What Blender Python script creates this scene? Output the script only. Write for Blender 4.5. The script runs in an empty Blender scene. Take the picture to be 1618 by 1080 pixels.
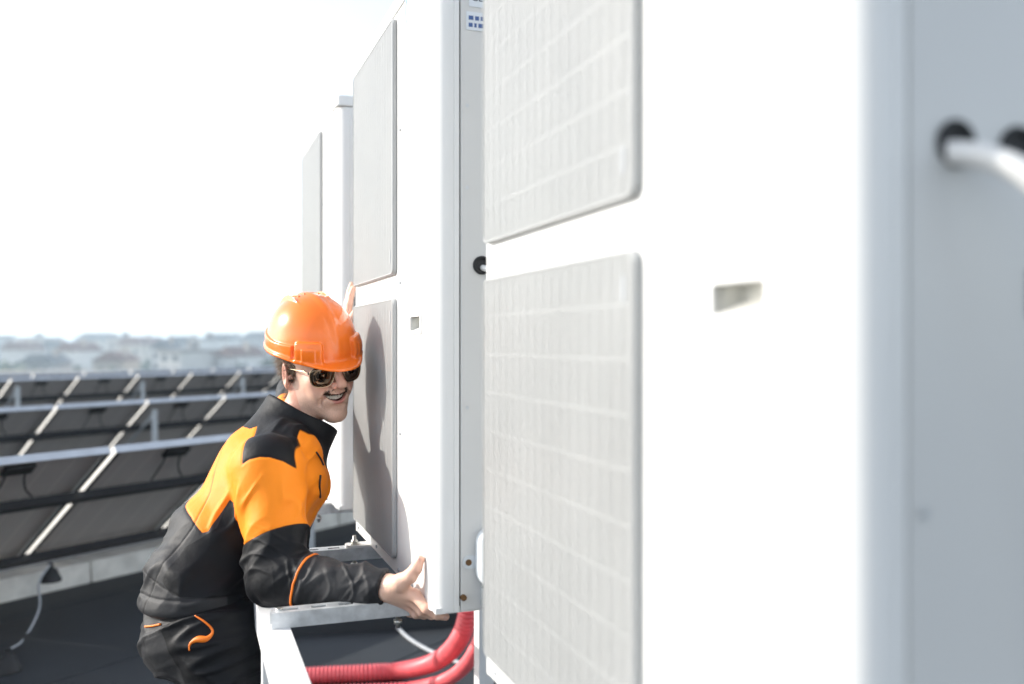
import bpy, math, random
import numpy as np
from mathutils import Vector, Matrix
random.seed(7)
R = math.radians
scene = bpy.context.scene
col = scene.collection

# ------------------------------------------------------------------ camera, sky, sun, exposure
CAM_Z = 1.40
FPX = 1450.0                                   # focal length in pixels of a 1618 px wide frame
cd = bpy.data.cameras.new('camera')
cam = bpy.data.objects.new('camera', cd); col.objects.link(cam)
cam.location = (0, 0, CAM_Z); cam.rotation_euler = (R(90), 0, 0)
cd.sensor_width = 36.0; cd.lens = FPX / 1618 * 36.0
cd.clip_start = 0.05; cd.clip_end = 9000
cd.dof.use_dof = True; cd.dof.focus_distance = 2.10; cd.dof.aperture_fstop = 1.9
scene.camera = cam
SUN_AZ = 175.0; SUN_EL = 26.0                  # azimuth counted from +X towards +Y
world = bpy.data.worlds.new('World'); scene.world = world; world.use_nodes = True
wn = world.node_tree; wn.nodes.clear()
sky = wn.nodes.new('ShaderNodeTexSky'); sky.sky_type = 'NISHITA'; sky.sun_disc = False
sky.sun_elevation = R(SUN_EL); sky.sun_rotation = R(90 - SUN_AZ)
sky.air_density = 1.0; sky.dust_density = 1.2; sky.ozone_density = 1.0
bg = wn.nodes.new('ShaderNodeBackground'); bg.inputs[1].default_value = 0.15
wo = wn.nodes.new('ShaderNodeOutputWorld')
hs = wn.nodes.new('ShaderNodeHueSaturation'); hs.inputs['Saturation'].default_value = 0.47   # milky, hazy sky all round
wn.links.new(sky.outputs[0], hs.inputs['Color']); wn.links.new(hs.outputs[0], bg.inputs[0]); wn.links.new(bg.outputs[0], wo.inputs[0])
sl = bpy.data.lights.new('sun', 'SUN'); sl.energy = 2.5; sl.angle = R(0.5); sl.color = (1.0, 0.95, 0.87)
sun = bpy.data.objects.new('sun', sl); col.objects.link(sun)
sdir = Vector((math.cos(R(SUN_AZ)) * math.cos(R(SUN_EL)), math.sin(R(SUN_AZ)) * math.cos(R(SUN_EL)), math.sin(R(SUN_EL))))
sun.rotation_euler = sdir.to_track_quat('Z', 'Y').to_euler()
vs = scene.view_settings
vs.view_transform = 'Standard'; vs.look = 'None'; vs.exposure = 1.18; vs.gamma = 1.0; vs.use_curve_mapping = False
scene.render.engine = 'CYCLES'
scene.cycles.use_denoising = True
scene.cycles.max_bounces = 8; scene.cycles.volume_bounces = 1
scene.cycles.sample_clamp_indirect = 8.0

def at(px, py, d):
    """point that the photograph shows at pixel (px, py), d metres in front of the camera"""
    return Vector(((px - 809) / FPX * d, d, CAM_Z - (py - 541) / FPX * d))

# ------------------------------------------------------------------ materials
def mat(name, c, rough=0.5, metal=0.0, var=0.0, vscale=8.0, bump=0.0, bscale=60.0, spec=0.5, coat=0.0, stretch=None, sheen=0.0):
    m = bpy.data.materials.new(name); m.use_nodes = True
    nt = m.node_tree; b = nt.nodes['Principled BSDF']
    b.inputs['Base Color'].default_value = (*c, 1); b.inputs['Roughness'].default_value = rough
    b.inputs['Metallic'].default_value = metal; b.inputs['Specular IOR Level'].default_value = spec
    b.inputs['Coat Weight'].default_value = coat
    if sheen: b.inputs['Sheen Weight'].default_value = sheen; b.inputs['Sheen Roughness'].default_value = 0.4
    tc = nt.nodes.new('ShaderNodeTexCoord'); vec = tc.outputs['Object']
    if stretch:
        mp = nt.nodes.new('ShaderNodeMapping'); mp.inputs['Scale'].default_value = stretch
        nt.links.new(vec, mp.inputs[0]); vec = mp.outputs[0]
    if var:
        n = nt.nodes.new('ShaderNodeTexNoise'); n.inputs['Scale'].default_value = vscale; n.inputs['Detail'].default_value = 6
        nt.links.new(vec, n.inputs['Vector'])
        rp = nt.nodes.new('ShaderNodeValToRGB')
        rp.color_ramp.elements[0].position = 0.3; rp.color_ramp.elements[1].position = 0.7
        rp.color_ramp.elements[0].color = (*[x * (1 - var) for x in c], 1)
        rp.color_ramp.elements[1].color = (*[min(1, x * (1 + var)) for x in c], 1)
        nt.links.new(n.outputs[0], rp.inputs[0]); nt.links.new(rp.outputs[0], b.inputs['Base Color'])
        mr = nt.nodes.new('ShaderNodeMapRange'); mr.inputs[3].default_value = max(0.02, rough - 0.08); mr.inputs[4].default_value = min(1, rough + 0.08)
        nt.links.new(n.outputs[0], mr.inputs[0]); nt.links.new(mr.outputs[0], b.inputs['Roughness'])
    if bump:
        n2 = nt.nodes.new('ShaderNodeTexNoise'); n2.inputs['Scale'].default_value = bscale; n2.inputs['Detail'].default_value = 4
        nt.links.new(vec, n2.inputs['Vector'])
        bp = nt.nodes.new('ShaderNodeBump'); bp.inputs['Strength'].default_value = bump; bp.inputs['Distance'].default_value = 0.002
        nt.links.new(n2.outputs[0], bp.inputs['Height']); nt.links.new(bp.outputs[0], b.inputs['Normal'])
    return m

M = {}
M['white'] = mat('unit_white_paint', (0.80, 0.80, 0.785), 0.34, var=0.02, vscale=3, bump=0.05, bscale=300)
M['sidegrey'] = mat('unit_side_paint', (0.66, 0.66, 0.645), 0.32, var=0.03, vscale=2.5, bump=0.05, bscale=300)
M['grille'] = mat('grille_plastic', (0.375, 0.382, 0.38), 0.45, var=0.04, vscale=5)
M['grille_back'] = mat('grille_backing', (0.37, 0.376, 0.376), 0.6, var=0.1, vscale=4)
M['grip'] = mat('grip_shaded_white', (0.66, 0.655, 0.62), 0.5, var=0.05, vscale=20)  # white grip recess, its shade put into the colour as grey
M['gap'] = mat('dark_gap', (0.02, 0.02, 0.022), 0.7, var=0.1)
M['galv'] = mat('galvanised_steel', (0.62, 0.645, 0.665), 0.45, 0.6, var=0.18, vscale=40, bump=0.06, bscale=120)
M['whitesteel'] = mat('painted_white_steel', (0.74, 0.74, 0.74), 0.4, var=0.06, vscale=14)
M['zinc'] = mat('zinc_bolt', (0.60, 0.60, 0.57), 0.35, 0.9, var=0.1, vscale=200)
M['rust'] = mat('rusty_screw', (0.16, 0.085, 0.035), 0.6, 0.4, var=0.4, vscale=300)
M['plastic'] = mat('pale_plastic', (0.66, 0.70, 0.73), 0.35, var=0.03, vscale=20)
M['rubber'] = mat('black_rubber', (0.012, 0.012, 0.013), 0.6, var=0.2, vscale=40)
M['cable_w'] = mat('white_cable', (0.76, 0.76, 0.75), 0.4, var=0.04, vscale=30)
M['cable_g'] = mat('grey_cable', (0.42, 0.44, 0.46), 0.5, var=0.1, vscale=20)
M['hose'] = mat('red_corrugated_hose', (0.80, 0.13, 0.145), 0.4, var=0.12, vscale=18, spec=0.5)
M['alu'] = mat('panel_aluminium', (0.66, 0.69, 0.72), 0.38, 0.55, var=0.06, vscale=12)
M['alu_white'] = mat('panel_edge_aluminium', (0.80, 0.79, 0.76), 0.5, 0.1, var=0.05, vscale=15)
M['black_rail'] = mat('black_rail', (0.020, 0.021, 0.024), 0.5, var=0.3, vscale=15)
M['box'] = mat('junction_box_black', (0.012, 0.012, 0.012), 0.5, var=0.2, vscale=40)
M['concrete'] = mat('concrete', (0.62, 0.60, 0.55), 0.9, var=0.18, vscale=9, bump=0.5, bscale=70)
M['label'] = mat('label_paper', (0.72, 0.76, 0.80), 0.5, var=0.02)
M['ink'] = mat('label_ink', (0.04, 0.05, 0.09), 0.6, var=0.1)
M['inkblue'] = mat('label_blue_ink', (0.06, 0.12, 0.30), 0.6, var=0.1)
M['logo'] = mat('logo_pale_blue', (0.30, 0.52, 0.80), 0.45, var=0.05)

# ------------------------------------------------------------------ mesh helpers
class MB:
    def __init__(s): s.v = []; s.f = []; s.sm = []
    def add(s, vs, fs, sm=False):
        o = len(s.v); s.v += [tuple(v) for v in vs]; s.f += [tuple(i + o for i in f) for f in fs]; s.sm += [sm] * len(fs); return s
    def box(s, x0, x1, y0, y1, z0, z1, T=None):
        vs = [Vector(p) for p in ((x0,y0,z0),(x1,y0,z0),(x1,y1,z0),(x0,y1,z0),(x0,y0,z1),(x1,y0,z1),(x1,y1,z1),(x0,y1,z1))]
        if T is not None: vs = [T @ v for v in vs]
        return s.add(vs, [(0,3,2,1),(4,5,6,7),(0,1,5,4),(1,2,6,5),(2,3,7,6),(3,0,4,7)])
    def prism(s, poly, h0, h1, fn, sm=False):
        """poly of 2D points, extruded from h0 to h1; fn(u, v, h) -> xyz"""
        n = len(poly); vs = [fn(u, v, h0) for u, v in poly] + [fn(u, v, h1) for u, v in poly]
        s.add(vs, [tuple(range(n - 1, -1, -1)), tuple(range(n, 2 * n))])
        o = len(s.v) - 2 * n
        for i in range(n):
            j = (i + 1) % n; s.f.append((o + i, o + j, o + n + j, o + n + i)); s.sm.append(sm)
        return s
    def tube(s, pts, r, n=10, caps=True, flat=1.0, closed=False):
        pts = [Vector(p) for p in pts]; m = len(pts)
        rr = r if isinstance(r, (list, tuple)) else [r] * m
        t0 = (pts[1] - pts[0]).normalized(); up = Vector((0, 0, 1)) if abs(t0.z) < 0.9 else Vector((1, 0, 0))
        a = t0.cross(up).normalized(); vs = []
        for i, p in enumerate(pts):
            if closed: t = (pts[(i + 1) % m] - pts[i - 1]).normalized()
            else: t = (pts[min(i + 1, m - 1)] - pts[max(i - 1, 0)]).normalized()
            a = (a - t * a.dot(t)).normalized(); b = t.cross(a)
            for k in range(n):
                w = 2 * math.pi * k / n; vs.append(p + a * math.cos(w) * rr[i] + b * math.sin(w) * rr[i] * flat)
        fs = []
        for i in range(m if closed else m - 1):
            j = (i + 1) % m
            for k in range(n): fs.append((i*n+k, i*n+(k+1)%n, j*n+(k+1)%n, j*n+k))
        s.add(vs, fs, True)
        if caps and not closed:
            o = len(s.v) - len(vs)
            s.f.append(tuple(o + k for k in range(n - 1, -1, -1))); s.sm.append(False)
            s.f.append(tuple(o + (m - 1) * n + k for k in range(n))); s.sm.append(False)
        return s
    def cyl(s, p0, p1, r, n=16): return s.tube([p0, p1], r, n)
    def build(s, name, m, parent=None, bevel=0.0, seg=2):
        me = bpy.data.meshes.new(name); me.from_pydata(s.v, [], s.f); me.validate(); me.update()
        if len(me.polygons) == len(s.sm): me.polygons.foreach_set('use_smooth', s.sm)
        me.materials.append(m if not isinstance(m, str) else M[m])
        o = bpy.data.objects.new(name, me); col.objects.link(o); o.parent = parent
        if bevel:
            bv = o.modifiers.new('bevel', 'BEVEL'); bv.width = bevel; bv.segments = seg; bv.limit_method = 'ANGLE'; bv.angle_limit = R(40)
        return o
def spline(pts, n=12):
    pts = [Vector(p) for p in pts]; out = []
    for i in range(len(pts) - 1):
        p0 = pts[max(i-1,0)]; p1 = pts[i]; p2 = pts[i+1]; p3 = pts[min(i+2,len(pts)-1)]
        for k in range(n):
            t = k / n
            out.append(0.5*((2*p1)+(p2-p0)*t+(2*p0-5*p1+4*p2-p3)*t*t+(3*p1-p0-3*p2+p3)*t**3))
    out.append(pts[-1]); return out
def tag(o, label=None, cat=None, group=None, kind=None):
    if label: o['label'] = label
    if cat: o['category'] = cat
    if group: o['group'] = group
    if kind: o['kind'] = kind
    return o
def empty(name, loc=(0,0,0), rz=0.0, label=None, cat=None, group=None):
    o = bpy.data.objects.new(name, None); col.objects.link(o); o.location = loc; o.rotation_euler = (0, 0, rz)
    o.empty_display_size = 0.1
    return tag(o, label, cat, group)
def kids(o): return [c for c in bpy.data.objects if c.parent == o]
def copy_tree(o, parent=None):
    ch = kids(o); c = o.copy(); col.objects.link(c); c.parent = parent
    for k in ch: copy_tree(k, c)
    return c
def rrect(x0, x1, y0, y1, r, n=5):
    out = []
    for cx, cy, a0 in ((x1-r, y1-r, 0), (x0+r, y1-r, 90), (x0+r, y0+r, 180), (x1-r, y0+r, 270)):
        for k in range(n + 1):
            a = R(a0 + 90 * k / n); out.append((cx + r*math.cos(a), cy + r*math.sin(a)))
    return out

# ------------------------------------------------------------------ roof, far ground, haze
def membrane():
    m = mat('bitumen_membrane', (0.020, 0.024, 0.028), 0.66, var=0.3, vscale=1.3, bump=0.35, bscale=420)
    return m
M['membrane'] = membrane()
RDX, RDY = 0.564, 0.826                         # direction of the solar rows; (RDY, -RDX) is towards the camera
mb = MB(); mb.box(-45, 40, -12, 34, -0.3, 0.0)
roof = tag(mb.build('roof_deck', 'membrane'), kind='structure')
for k in range(26):                             # lapped joints of the roofing sheets
    q = -6 + k * 1.0
    a = Vector((-3.0 - RDY*0 + RDX*-7, 4.0 + RDY*-7, 0)) + Vector((RDY, -RDX, 0)) * (q - 6)
    b = a + Vector((RDX, RDY, 0)) * 16
    w = Vector((RDY, -RDX, 0)) * 0.045
    mb = MB(); mb.add([a - w, b - w, b + w, a + w, a-w+Vector((0,0,.006)), b-w+Vector((0,0,.006)), b+w+Vector((0,0,.003)), a+w+Vector((0,0,.003))],
                      [(4,5,6,7),(0,1,5,4),(2,3,7,6),(1,2,6,5),(3,0,4,7)])
    mb.build('sheet_lap', 'membrane', roof)
mb = MB(); mb.box(-45, 40, 33.6, 34, 0, 0.35)
tag(mb.build('parapet', 'concrete', bevel=0.02), 'low concrete parapet along the far edge of the roof', 'parapet')
M['cityground'] = mat('far_ground', (0.10, 0.11, 0.08), 0.95, var=0.4, vscale=0.02)
mb = MB(); N = 48
mb.add([(0, 0, -18)] + [(3000*math.cos(2*math.pi*k/N), 3000*math.sin(2*math.pi*k/N), -18) for k in range(N)], [(0, k+1, (k+1)%N+1) for k in range(N)])
tag(mb.build('city_ground', 'cityground'), kind='structure')
# the building we stand on
mb = MB(); mb.box(-45, 40, -12, 34, -18, -0.301)
M['facade'] = mat('facade_render', (0.45, 0.44, 0.42), 0.9, var=0.1)
tag(mb.build('roof_building', 'facade'), 'building carrying the flat roof underfoot', 'building')

# ------------------------------------------------------------------ far city
def city():
    rnd = random.Random(3)
    walls = [mat('far_wall', c, 0.9, var=0.08, vscale=0.2) for c in ((0.55,0.50,0.43),(0.40,0.40,0.40),(0.62,0.60,0.57),(0.48,0.42,0.36),(0.72,0.71,0.69))]
    roofs = [mat('far_roof', c, 0.9, var=0.15, vscale=0.3) for c in ((0.20,0.12,0.10),(0.16,0.17,0.18),(0.28,0.27,0.26))]
    wm = mat('far_window', (0.05, 0.06, 0.07), 0.2, var=0.1)
    # (x0, x1, top y, distance, gable, wall, roof, words)
    B = [(-70,-8,533,420,0,1,1,'grey flat block'),(0,34,540,330,1,2,0,'white gabled house'),(28,62,536,470,0,0,2,'beige block with flat roof'),(58,92,538,390,1,1,1,'grey gabled house'),
         (92,120,541,300,1,4,0,'small white gabled house'),(117,170,527,520,1,0,1,'tall beige block with a shallow hipped roof'),(170,196,535,450,0,3,1,'brown flat block'),(190,232,533,400,1,0,0,'long beige house with ridge roof'),
         (230,256,536,290,1,4,1,'white house with a bright gable'),(250,310,532,430,1,1,1,'wide blue grey house'),(306,326,538,350,0,4,2,'narrow white tower block'),(318,382,528,560,1,2,1,'large pale house with ridge roof'),
         (352,384,548,260,1,4,0,'low white house with pointed gable'),(380,428,525,500,1,1,1,'grey house with steep roof'),(428,470,531,420,0,2,2,'pale flat block'),(466,530,534,480,1,0,0,'beige house with tiled roof'),
         (140,186,556,250,1,3,0,'low brown house'),(20,70,560,240,1,1,1,'low grey house'),(262,300,558,245,0,2,2,'low pale flat building')]
    for i, (x0, x1, ty, d, gable, wi, ri, words) in enumerate(B):
        a = at(x0, ty, d); b = at(x1, ty, d); w = b.x - a.x; zt = a.z; dep = 14 + rnd.random() * 10
        cx = (a.x + b.x) / 2; h = zt + 18
        e = empty('far_building', (cx, d + dep / 2, -18), R(rnd.uniform(-14, 14)), '%s in the hazy city %s' % (words, 'left of the worker' if x1 < 430 else 'behind the worker'), 'building', 'far city buildings')
        wall_h = h - (h * 0.16 if gable else 0.0)
        m2 = MB(); m2.box(-w/2, w/2, -dep/2, dep/2, 0, wall_h); m2.build('wall', walls[wi], e)
        m2 = MB()
        if gable:
            o = 0.6
            m2.prism([(-w/2-o, 0), (w/2+o, 0), (w*0.18, h - wall_h), (-w*0.18, h - wall_h)] if i % 2 else [(-w/2-o, 0), (w/2+o, 0), (0, h - wall_h)], -dep/2-o, dep/2+o, lambda u, v, hh: (u, hh, wall_h + v))
        else:
            m2.box(-w/2-.4, w/2+.4, -dep/2-.4, dep/2+.4, wall_h, wall_h + 0.8); m2.box(-w*.1, w*.12, -2, 2, wall_h + .8, wall_h + 3)
        rf = m2.build('roof', roofs[ri], e)
        m2 = MB(); m2.box(w*.2, w*.2+1.2, -1, .2, h - 3, h + 1.2); m2.build('chimney', walls[3], rf)
        nx = max(2, int(w / 4)); nz = max(2, int(wall_h / 3.3)); ww = w / nx
        for kx in range(nx):
            for kz in range(max(0, nz - 5), nz):
                m2 = MB(); xx = -w/2 + (kx + .5) * ww; zz = kz * 3.3 + 1.0
                m2.box(xx - .65, xx + .65, -dep/2 - .06, -dep/2 + .1, zz, zz + 1.6); m2.build('window', wm, e)
    # mass of far trees between the houses
    M['farleaf'] = mat('far_foliage', (0.06, 0.085, 0.05), 0.9, var=0.3, vscale=0.2)
    m2 = MB()
    for k in range(230):
        d = rnd.uniform(215, 480); px = rnd.uniform(-90, 560); hh = rnd.uniform(7, 15); p = at(px, 541, d); c = Vector((p.x, d, -18 + hh * .6))
        for q in range(60):
            v = Vector((rnd.gauss(0, 1), rnd.gauss(0, 1), rnd.gauss(0, 1))).normalized() * rnd.uniform(.55, 1); v = Vector((v.x*hh*.38, v.y*hh*.38, v.z*hh*.45)) + c
            t = Vector((rnd.gauss(0, 1), rnd.gauss(0, 1), rnd.gauss(0, 1))).normalized(); u = t.orthogonal().normalized(); s = rnd.uniform(.5, 1.3)
            w_ = t.cross(u); m2.add([v - u*s, v + w_*s, v + u*s, v - w_*s], [(0, 1, 2, 3)])
        m2.tube([(p.x, d, -18), (p.x, d, -18 + hh*.6)], [.3, .12], 5)
    tag(m2.build('far_trees', 'farleaf'), 'band of hazy trees among the far houses', 'trees', kind='stuff')
city()
HZ = 0.0009
hz = MB(); hz.box(-3050, 3050, -3050, 3050, -19.5, 14)
hm = bpy.data.materials.new('haze_air'); hm.use_nodes = True; hn = hm.node_tree; hn.nodes.clear()
pv = hn.nodes.new('ShaderNodeVolumePrincipled'); pv.inputs['Color'].default_value = (0.72, 0.87, 1.0, 1); pv.inputs['Density'].default_value = HZ; pv.inputs['Anisotropy'].default_value = 0.35
ho = hn.nodes.new('ShaderNodeOutputMaterial'); hn.links.new(pv.outputs[0], ho.inputs['Volume'])
tag(hz.build('haze', hm), 'pale haze over the far city', 'haze', kind='stuff')

# ------------------------------------------------------------------ outdoor units
US = 0.97                                       # the row of units, measured from the photograph
YAW = R(19.687)
BASE = CAM_Z - 0.5447 * US
UW, UH, UP, UD = 0.8863*US, 1.345*US, 1.2121*US, 0.36
ORG = Vector((-0.1567*US, 1.8262*US, BASE))
def row(x, y, z):                               # x into the unit (front is x = 0), y along the row away from the camera
    return ORG + Vector((math.cos(YAW)*x - math.sin(YAW)*y, math.sin(YAW)*x + math.cos(YAW)*y, z))
G0, G1 = 0.3264*US, 0.8579*US
GZ = ((0.0391*US, 0.6467*US), (0.7021*US, 1.2994*US))

def make_unit():
    e = empty('outdoor_unit')
    # body shell (sides, back) just inside the front parts
    PW = 0.066                                   # corner post on the front
    m = MB(); m.box(0.034, UD - 0.002, 0.006, UW - 0.006, 0.012, UH - 0.034); m.build('inner_body', 'gap', e)
    gz_ = 0.584*US; ga, gb, gc, gd = 0.098, 0.180, gz_ - 0.014, gz_ + 0.014   # grip opening
    m = MB(); ya, yb, za, zb = PW + 0.002, UW - 0.034, 0.004, UH - 0.036
    m.box(0.0, 0.010, ya, ga, za, zb); m.box(0.0, 0.010, gb, yb, za, zb); m.box(0.0, 0.010, ga, gb, za, gc); m.box(0.0, 0.010, ga, gb, gd, zb); fp = m.build('front_panel', 'white', e)
    # corner posts: profile with shallow ribs, round outer corner
    def post(flip):
        w = PW if not flip else 0.032; sd = 0.052
        P = [(0.010, w), (0.0, w)]
        rc = 0.036 if not flip else 0.02
        if not flip: P += [(0.0, 0.060), (0.003, 0.058), (0.003, 0.055), (0.0, 0.053), (0.0, 0.047), (0.0032, 0.045), (0.0032, 0.042), (0.0, 0.040)]
        for k in range(11):
            a = R(90 * k / 10); P.append((rc - rc*math.cos(a), rc - rc*math.sin(a)))
        P += [(rc + 0.004, 0.0), (rc + 0.0058, 0.0016), (rc + 0.0076, 0.0), (sd, 0.0), (sd, 0.008), (0.030, 0.012), (0.012, 0.030)]
        m = MB(); m.prism(P, 0.003, UH - 0.036, lambda u, v, h: (u, (UW - v) if flip else v, h)); return m.build('corner_post', 'white', e)
    post(False); post(True)
    for s in (0, 1):
        y0, y1 = (0.0, 0.008) if not s else (UW - 0.008, UW)
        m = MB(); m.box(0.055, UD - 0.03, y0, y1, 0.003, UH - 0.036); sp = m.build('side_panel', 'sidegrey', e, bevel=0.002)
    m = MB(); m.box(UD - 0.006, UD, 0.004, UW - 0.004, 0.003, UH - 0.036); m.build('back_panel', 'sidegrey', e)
    m = MB(); m.prism(rrect(-0.004, UD + 0.004, -0.004, UW + 0.004, 0.018), UH - 0.034, UH, lambda u, v, h: (u, v, h)); m.build('top_lid', 'white', e, bevel=0.004)
    m = MB(); m.box(0.006, UD - 0.004, 0.004, UW - 0.004, 0.0, 0.0115); m.build('base_pan', 'white', e)
    # the two fan grilles
    for (z0, z1) in GZ:
        g = None
        out = rrect(G0, G1, z0, z1, 0.016); inn = rrect(G0 + 0.0045, G1 - 0.0045, z0 + 0.0045, z1 - 0.0045, 0.0125)
        m = MB(); n = len(out); D = -0.011
        vs = [(-0.001, u, v) for u, v in out] + [(D + 0.004, u, v) for u, v in out] + [(D, u + (0.002 if u < (G0+G1)/2 else -0.002), v + (0.002 if v < (z0+z1)/2 else -0.002)) for u, v in out] + [(D, u, v) for u, v in inn] + [(-0.001, u, v) for u, v in inn]
        fs = []
        for ring in range(4):
            for i in range(n):
                j = (i + 1) % n; fs.append((ring*n+i, ring*n+j, (ring+1)*n+j, (ring+1)*n+i))
        m.add(vs, fs); g = m.build('fan_grille', 'grille', e)
        m = MB(); m.box(-0.0030, -0.0004, G0 + 0.010, G1 - 0.010, z0 + 0.010, z1 - 0.010); m.build('grille_backing', 'grille_back', g)
        m = MB(); ns = 104
        for i in range(ns):
            y = G0 + 0.007 + (G1 - G0 - 0.014) * (i + .5) / ns; w = 0.0014 if i % 6 else 0.0017
            m.box(D + (0.0008 if i % 6 else 0.0006), D + 0.0075, y - w, y + w, z0 + 0.005, z1 - 0.005)
        tag(m.build('slats', 'grille', g), kind='stuff')
        for i in range(1, 10):
            z = z0 + (z1 - z0) * i / 10
            m = MB(); m.box(D + 0.0013, D + 0.0075, G0 + 0.008, G1 - 0.008, z - 0.0020, z + 0.0020); m.build('grille_rib', 'grille', g)
        zc = z0 + 0.042 if z0 > 0.5 else z1 - 0.042
        m = MB(); m.box(D - 0.0004, D + 0.006, G0 + 0.022, G0 + 0.028, zc - 0.014, zc + 0.014); m.build('grille_clip', 'cable_g', g)
        # fan seen through the slats
    # screws on the front panel
    for (yy, zz) in ((0.30, 0.018), (0.55, 0.018), (0.80, 0.018), (0.285, 0.66), (0.285, 0.325), (0.285, 1.0), (0.45, UH-0.05), (0.70, UH-0.05)):
        m = MB(); m.cyl((-0.003, yy, zz), (0.002, yy, zz), 0.0042, 10); m.build('panel_screw', 'cable_g', e)
    # recessed grip pocket in the front panel: back, floor sloping out, two cheeks, roof
    m = MB(); x1 = 0.030
    m.add([(0.001, ga, gc), (0.001, gb, gc), (0.001, gb, gd), (0.001, ga, gd), (x1, ga, gc + .012), (x1, gb, gc + .012), (x1, gb, gd), (x1, ga, gd)], [(0,1,5,4), (1,2,6,5), (2,3,7,6), (3,0,4,7), (4,5,6,7)]); m.build('grip_pocket', 'grip', e)
    m = MB(); a = rrect(ga - .008, gb + .008, gc - .008, gd + .008, .004, 3); b = rrect(ga - .0005, gb + .0005, gc - .0005, gd + .0005, .003, 3); n = len(a)
    m.add([(-.0002, u, v) for u, v in a] + [(-.0028, u, v) for u, v in a] + [(-.0028, u, v) for u, v in b] + [(-.0002, u, v) for u, v in b],
          [(r*n+i, r*n+(i+1)%n, (r+1)*n+(i+1)%n, (r+1)*n+i) for r in range(3) for i in range(n)]); m.build('grip_rim', 'white', e)
    # pale blue arc of the maker's emblem
    cy, cz, rr = 0.205, 1.245, 0.036
    m = MB(); pts = [];
    for k in range(15):
        t = R(60 + 215 * k / 14); ro = rr; ri = rr - 0.014 * math.sin(math.pi * (k + .6) / 15.2)
        pts.append(((cy - ro*math.cos(t), cz + 1.15*ro*math.sin(t)), (cy - ri*math.cos(t), cz + 1.15*ri*math.sin(t))))
    vs = []; fs = []
    for (o_, i_) in pts: vs += [(-.0012, *o_), (-.0012, *i_)]
    for k in range(14): fs.append((2*k, 2*k+1, 2*k+3, 2*k+2))
    m.add(vs, fs); m.build('emblem', 'logo', e)
    # side face: two cable holes with grommets, louvre creases, labels, valve cover, screws
    def side_disc(x, z, r, name, mm, y=-0.0012, par=None):
        m = MB(); n = 24; m.add([(x + r*math.cos(2*math.pi*k/n), y, z + r*math.sin(2*math.pi*k/n)) for k in range(n)], [tuple(range(n))]); return m.build(name, mm, par or e)
    for x, r in ((0.098, 0.0145), (0.160, 0.0145)):
        h = side_disc(x, 0.70*US, r, 'cable_hole', 'gap')
        m = MB(); m.tube([(x + (r+.001)*math.cos(2*math.pi*k/24), -0.002, 0.70*US + (r+.001)*math.sin(2*math.pi*k/24)) for k in range(24)], 0.003, 8, closed=True); m.build('grommet', 'rubber', h)
    m = MB(); m.box(0.172, 0.186, -0.0016, -0.0004, 0.548, 0.585); m.build('side_slot', 'gap', e)
    for x, z in ((0.068, 0.83), (0.068, 0.99), (0.068, 0.40)):
        side_disc(x, z, 0.004, 'side_screw', 'galv', -0.0022)
    for x, z in ((0.060, 0.030), (0.070, 0.098)):
        m = MB(); m.cyl((x, -0.006, z), (x, 0.002, z), 0.0062, 12); m.build('rusty_screw', 'rust', e)
    lz = 1.205*US
    m = MB(); m.box(0.066, 0.19, -0.0014, -0.0006, lz - 0.030, lz + 0.006); lb = m.build('blue_label', 'label', e)
    m = MB(); m.box(0.072, 0.24, -0.0014, -0.0006, lz + 0.016, lz + 0.16); nb = m.build('rating_plate', 'label', e)
    def words(s, x, z, size, mm, par):
        cu = bpy.data.curves.new('print', 'FONT'); cu.body = s; cu.size = size; cu.extrude = 0.0001
        t = bpy.data.objects.new('print', cu); col.objects.link(t)
        dg = bpy.context.evaluated_depsgraph_get(); me = bpy.data.meshes.new_from_object(t.evaluated_get(dg)); bpy.data.objects.remove(t)
        me.transform(Matrix.Translation((x, -0.0018, z)) @ Matrix.Rotation(R(90), 4, 'X')); me.materials.clear(); me.materials.append(M[mm])
        o = bpy.data.objects.new('print', me); col.objects.link(o); o.parent = par
    for q, (dz_, bars) in enumerate(((-0.010, (6, 5, 3, 6, 4, 5)), (-0.024, (5, 3, 7, 6, 5, 4, 6)))):     # two lines of print too small to read
        xx = 0.071
        for w_ in bars:
            m = MB(); m.box(xx, xx + w_*0.0016, -0.0018, -0.0012, lz + dz_, lz + dz_ + 0.008); m.build('print_mark', 'inkblue', lb); xx += w_*0.0016 + 0.0035
    words('CE', 0.075, lz + 0.028, 0.022, 'ink', nb)
    for k in range(6): 
        m = MB(); m.box(0.076, 0.22 - 0.02*(k % 3), -0.0018, -0.0012, lz + 0.056 + k*0.015, lz + 0.061 + k*0.015); m.build('print_line', 'ink', nb)
    # pale plastic valve cover
    m = MB(); m.prism(rrect(0.082, 0.24, 0.052, 0.168, 0.03, 6), -0.045, -0.0005, lambda u, v, h: (u, h, v)); vc = m.build('valve_cover', 'plastic', e, bevel=0.012, seg=3)
    m = MB(); m.prism(rrect(0.059, 0.09, 0.085, 0.111, 0.012, 5), -0.004, -0.0006, lambda u, v, h: (u, h, v)); m.build('cover_tab', 'plastic', vc)
    m = MB(); m.box(0.094, 0.22, -0.03, -0.0006, 0.012, 0.048); m.build('valve_block', 'galv', vc, bevel=0.003)
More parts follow.
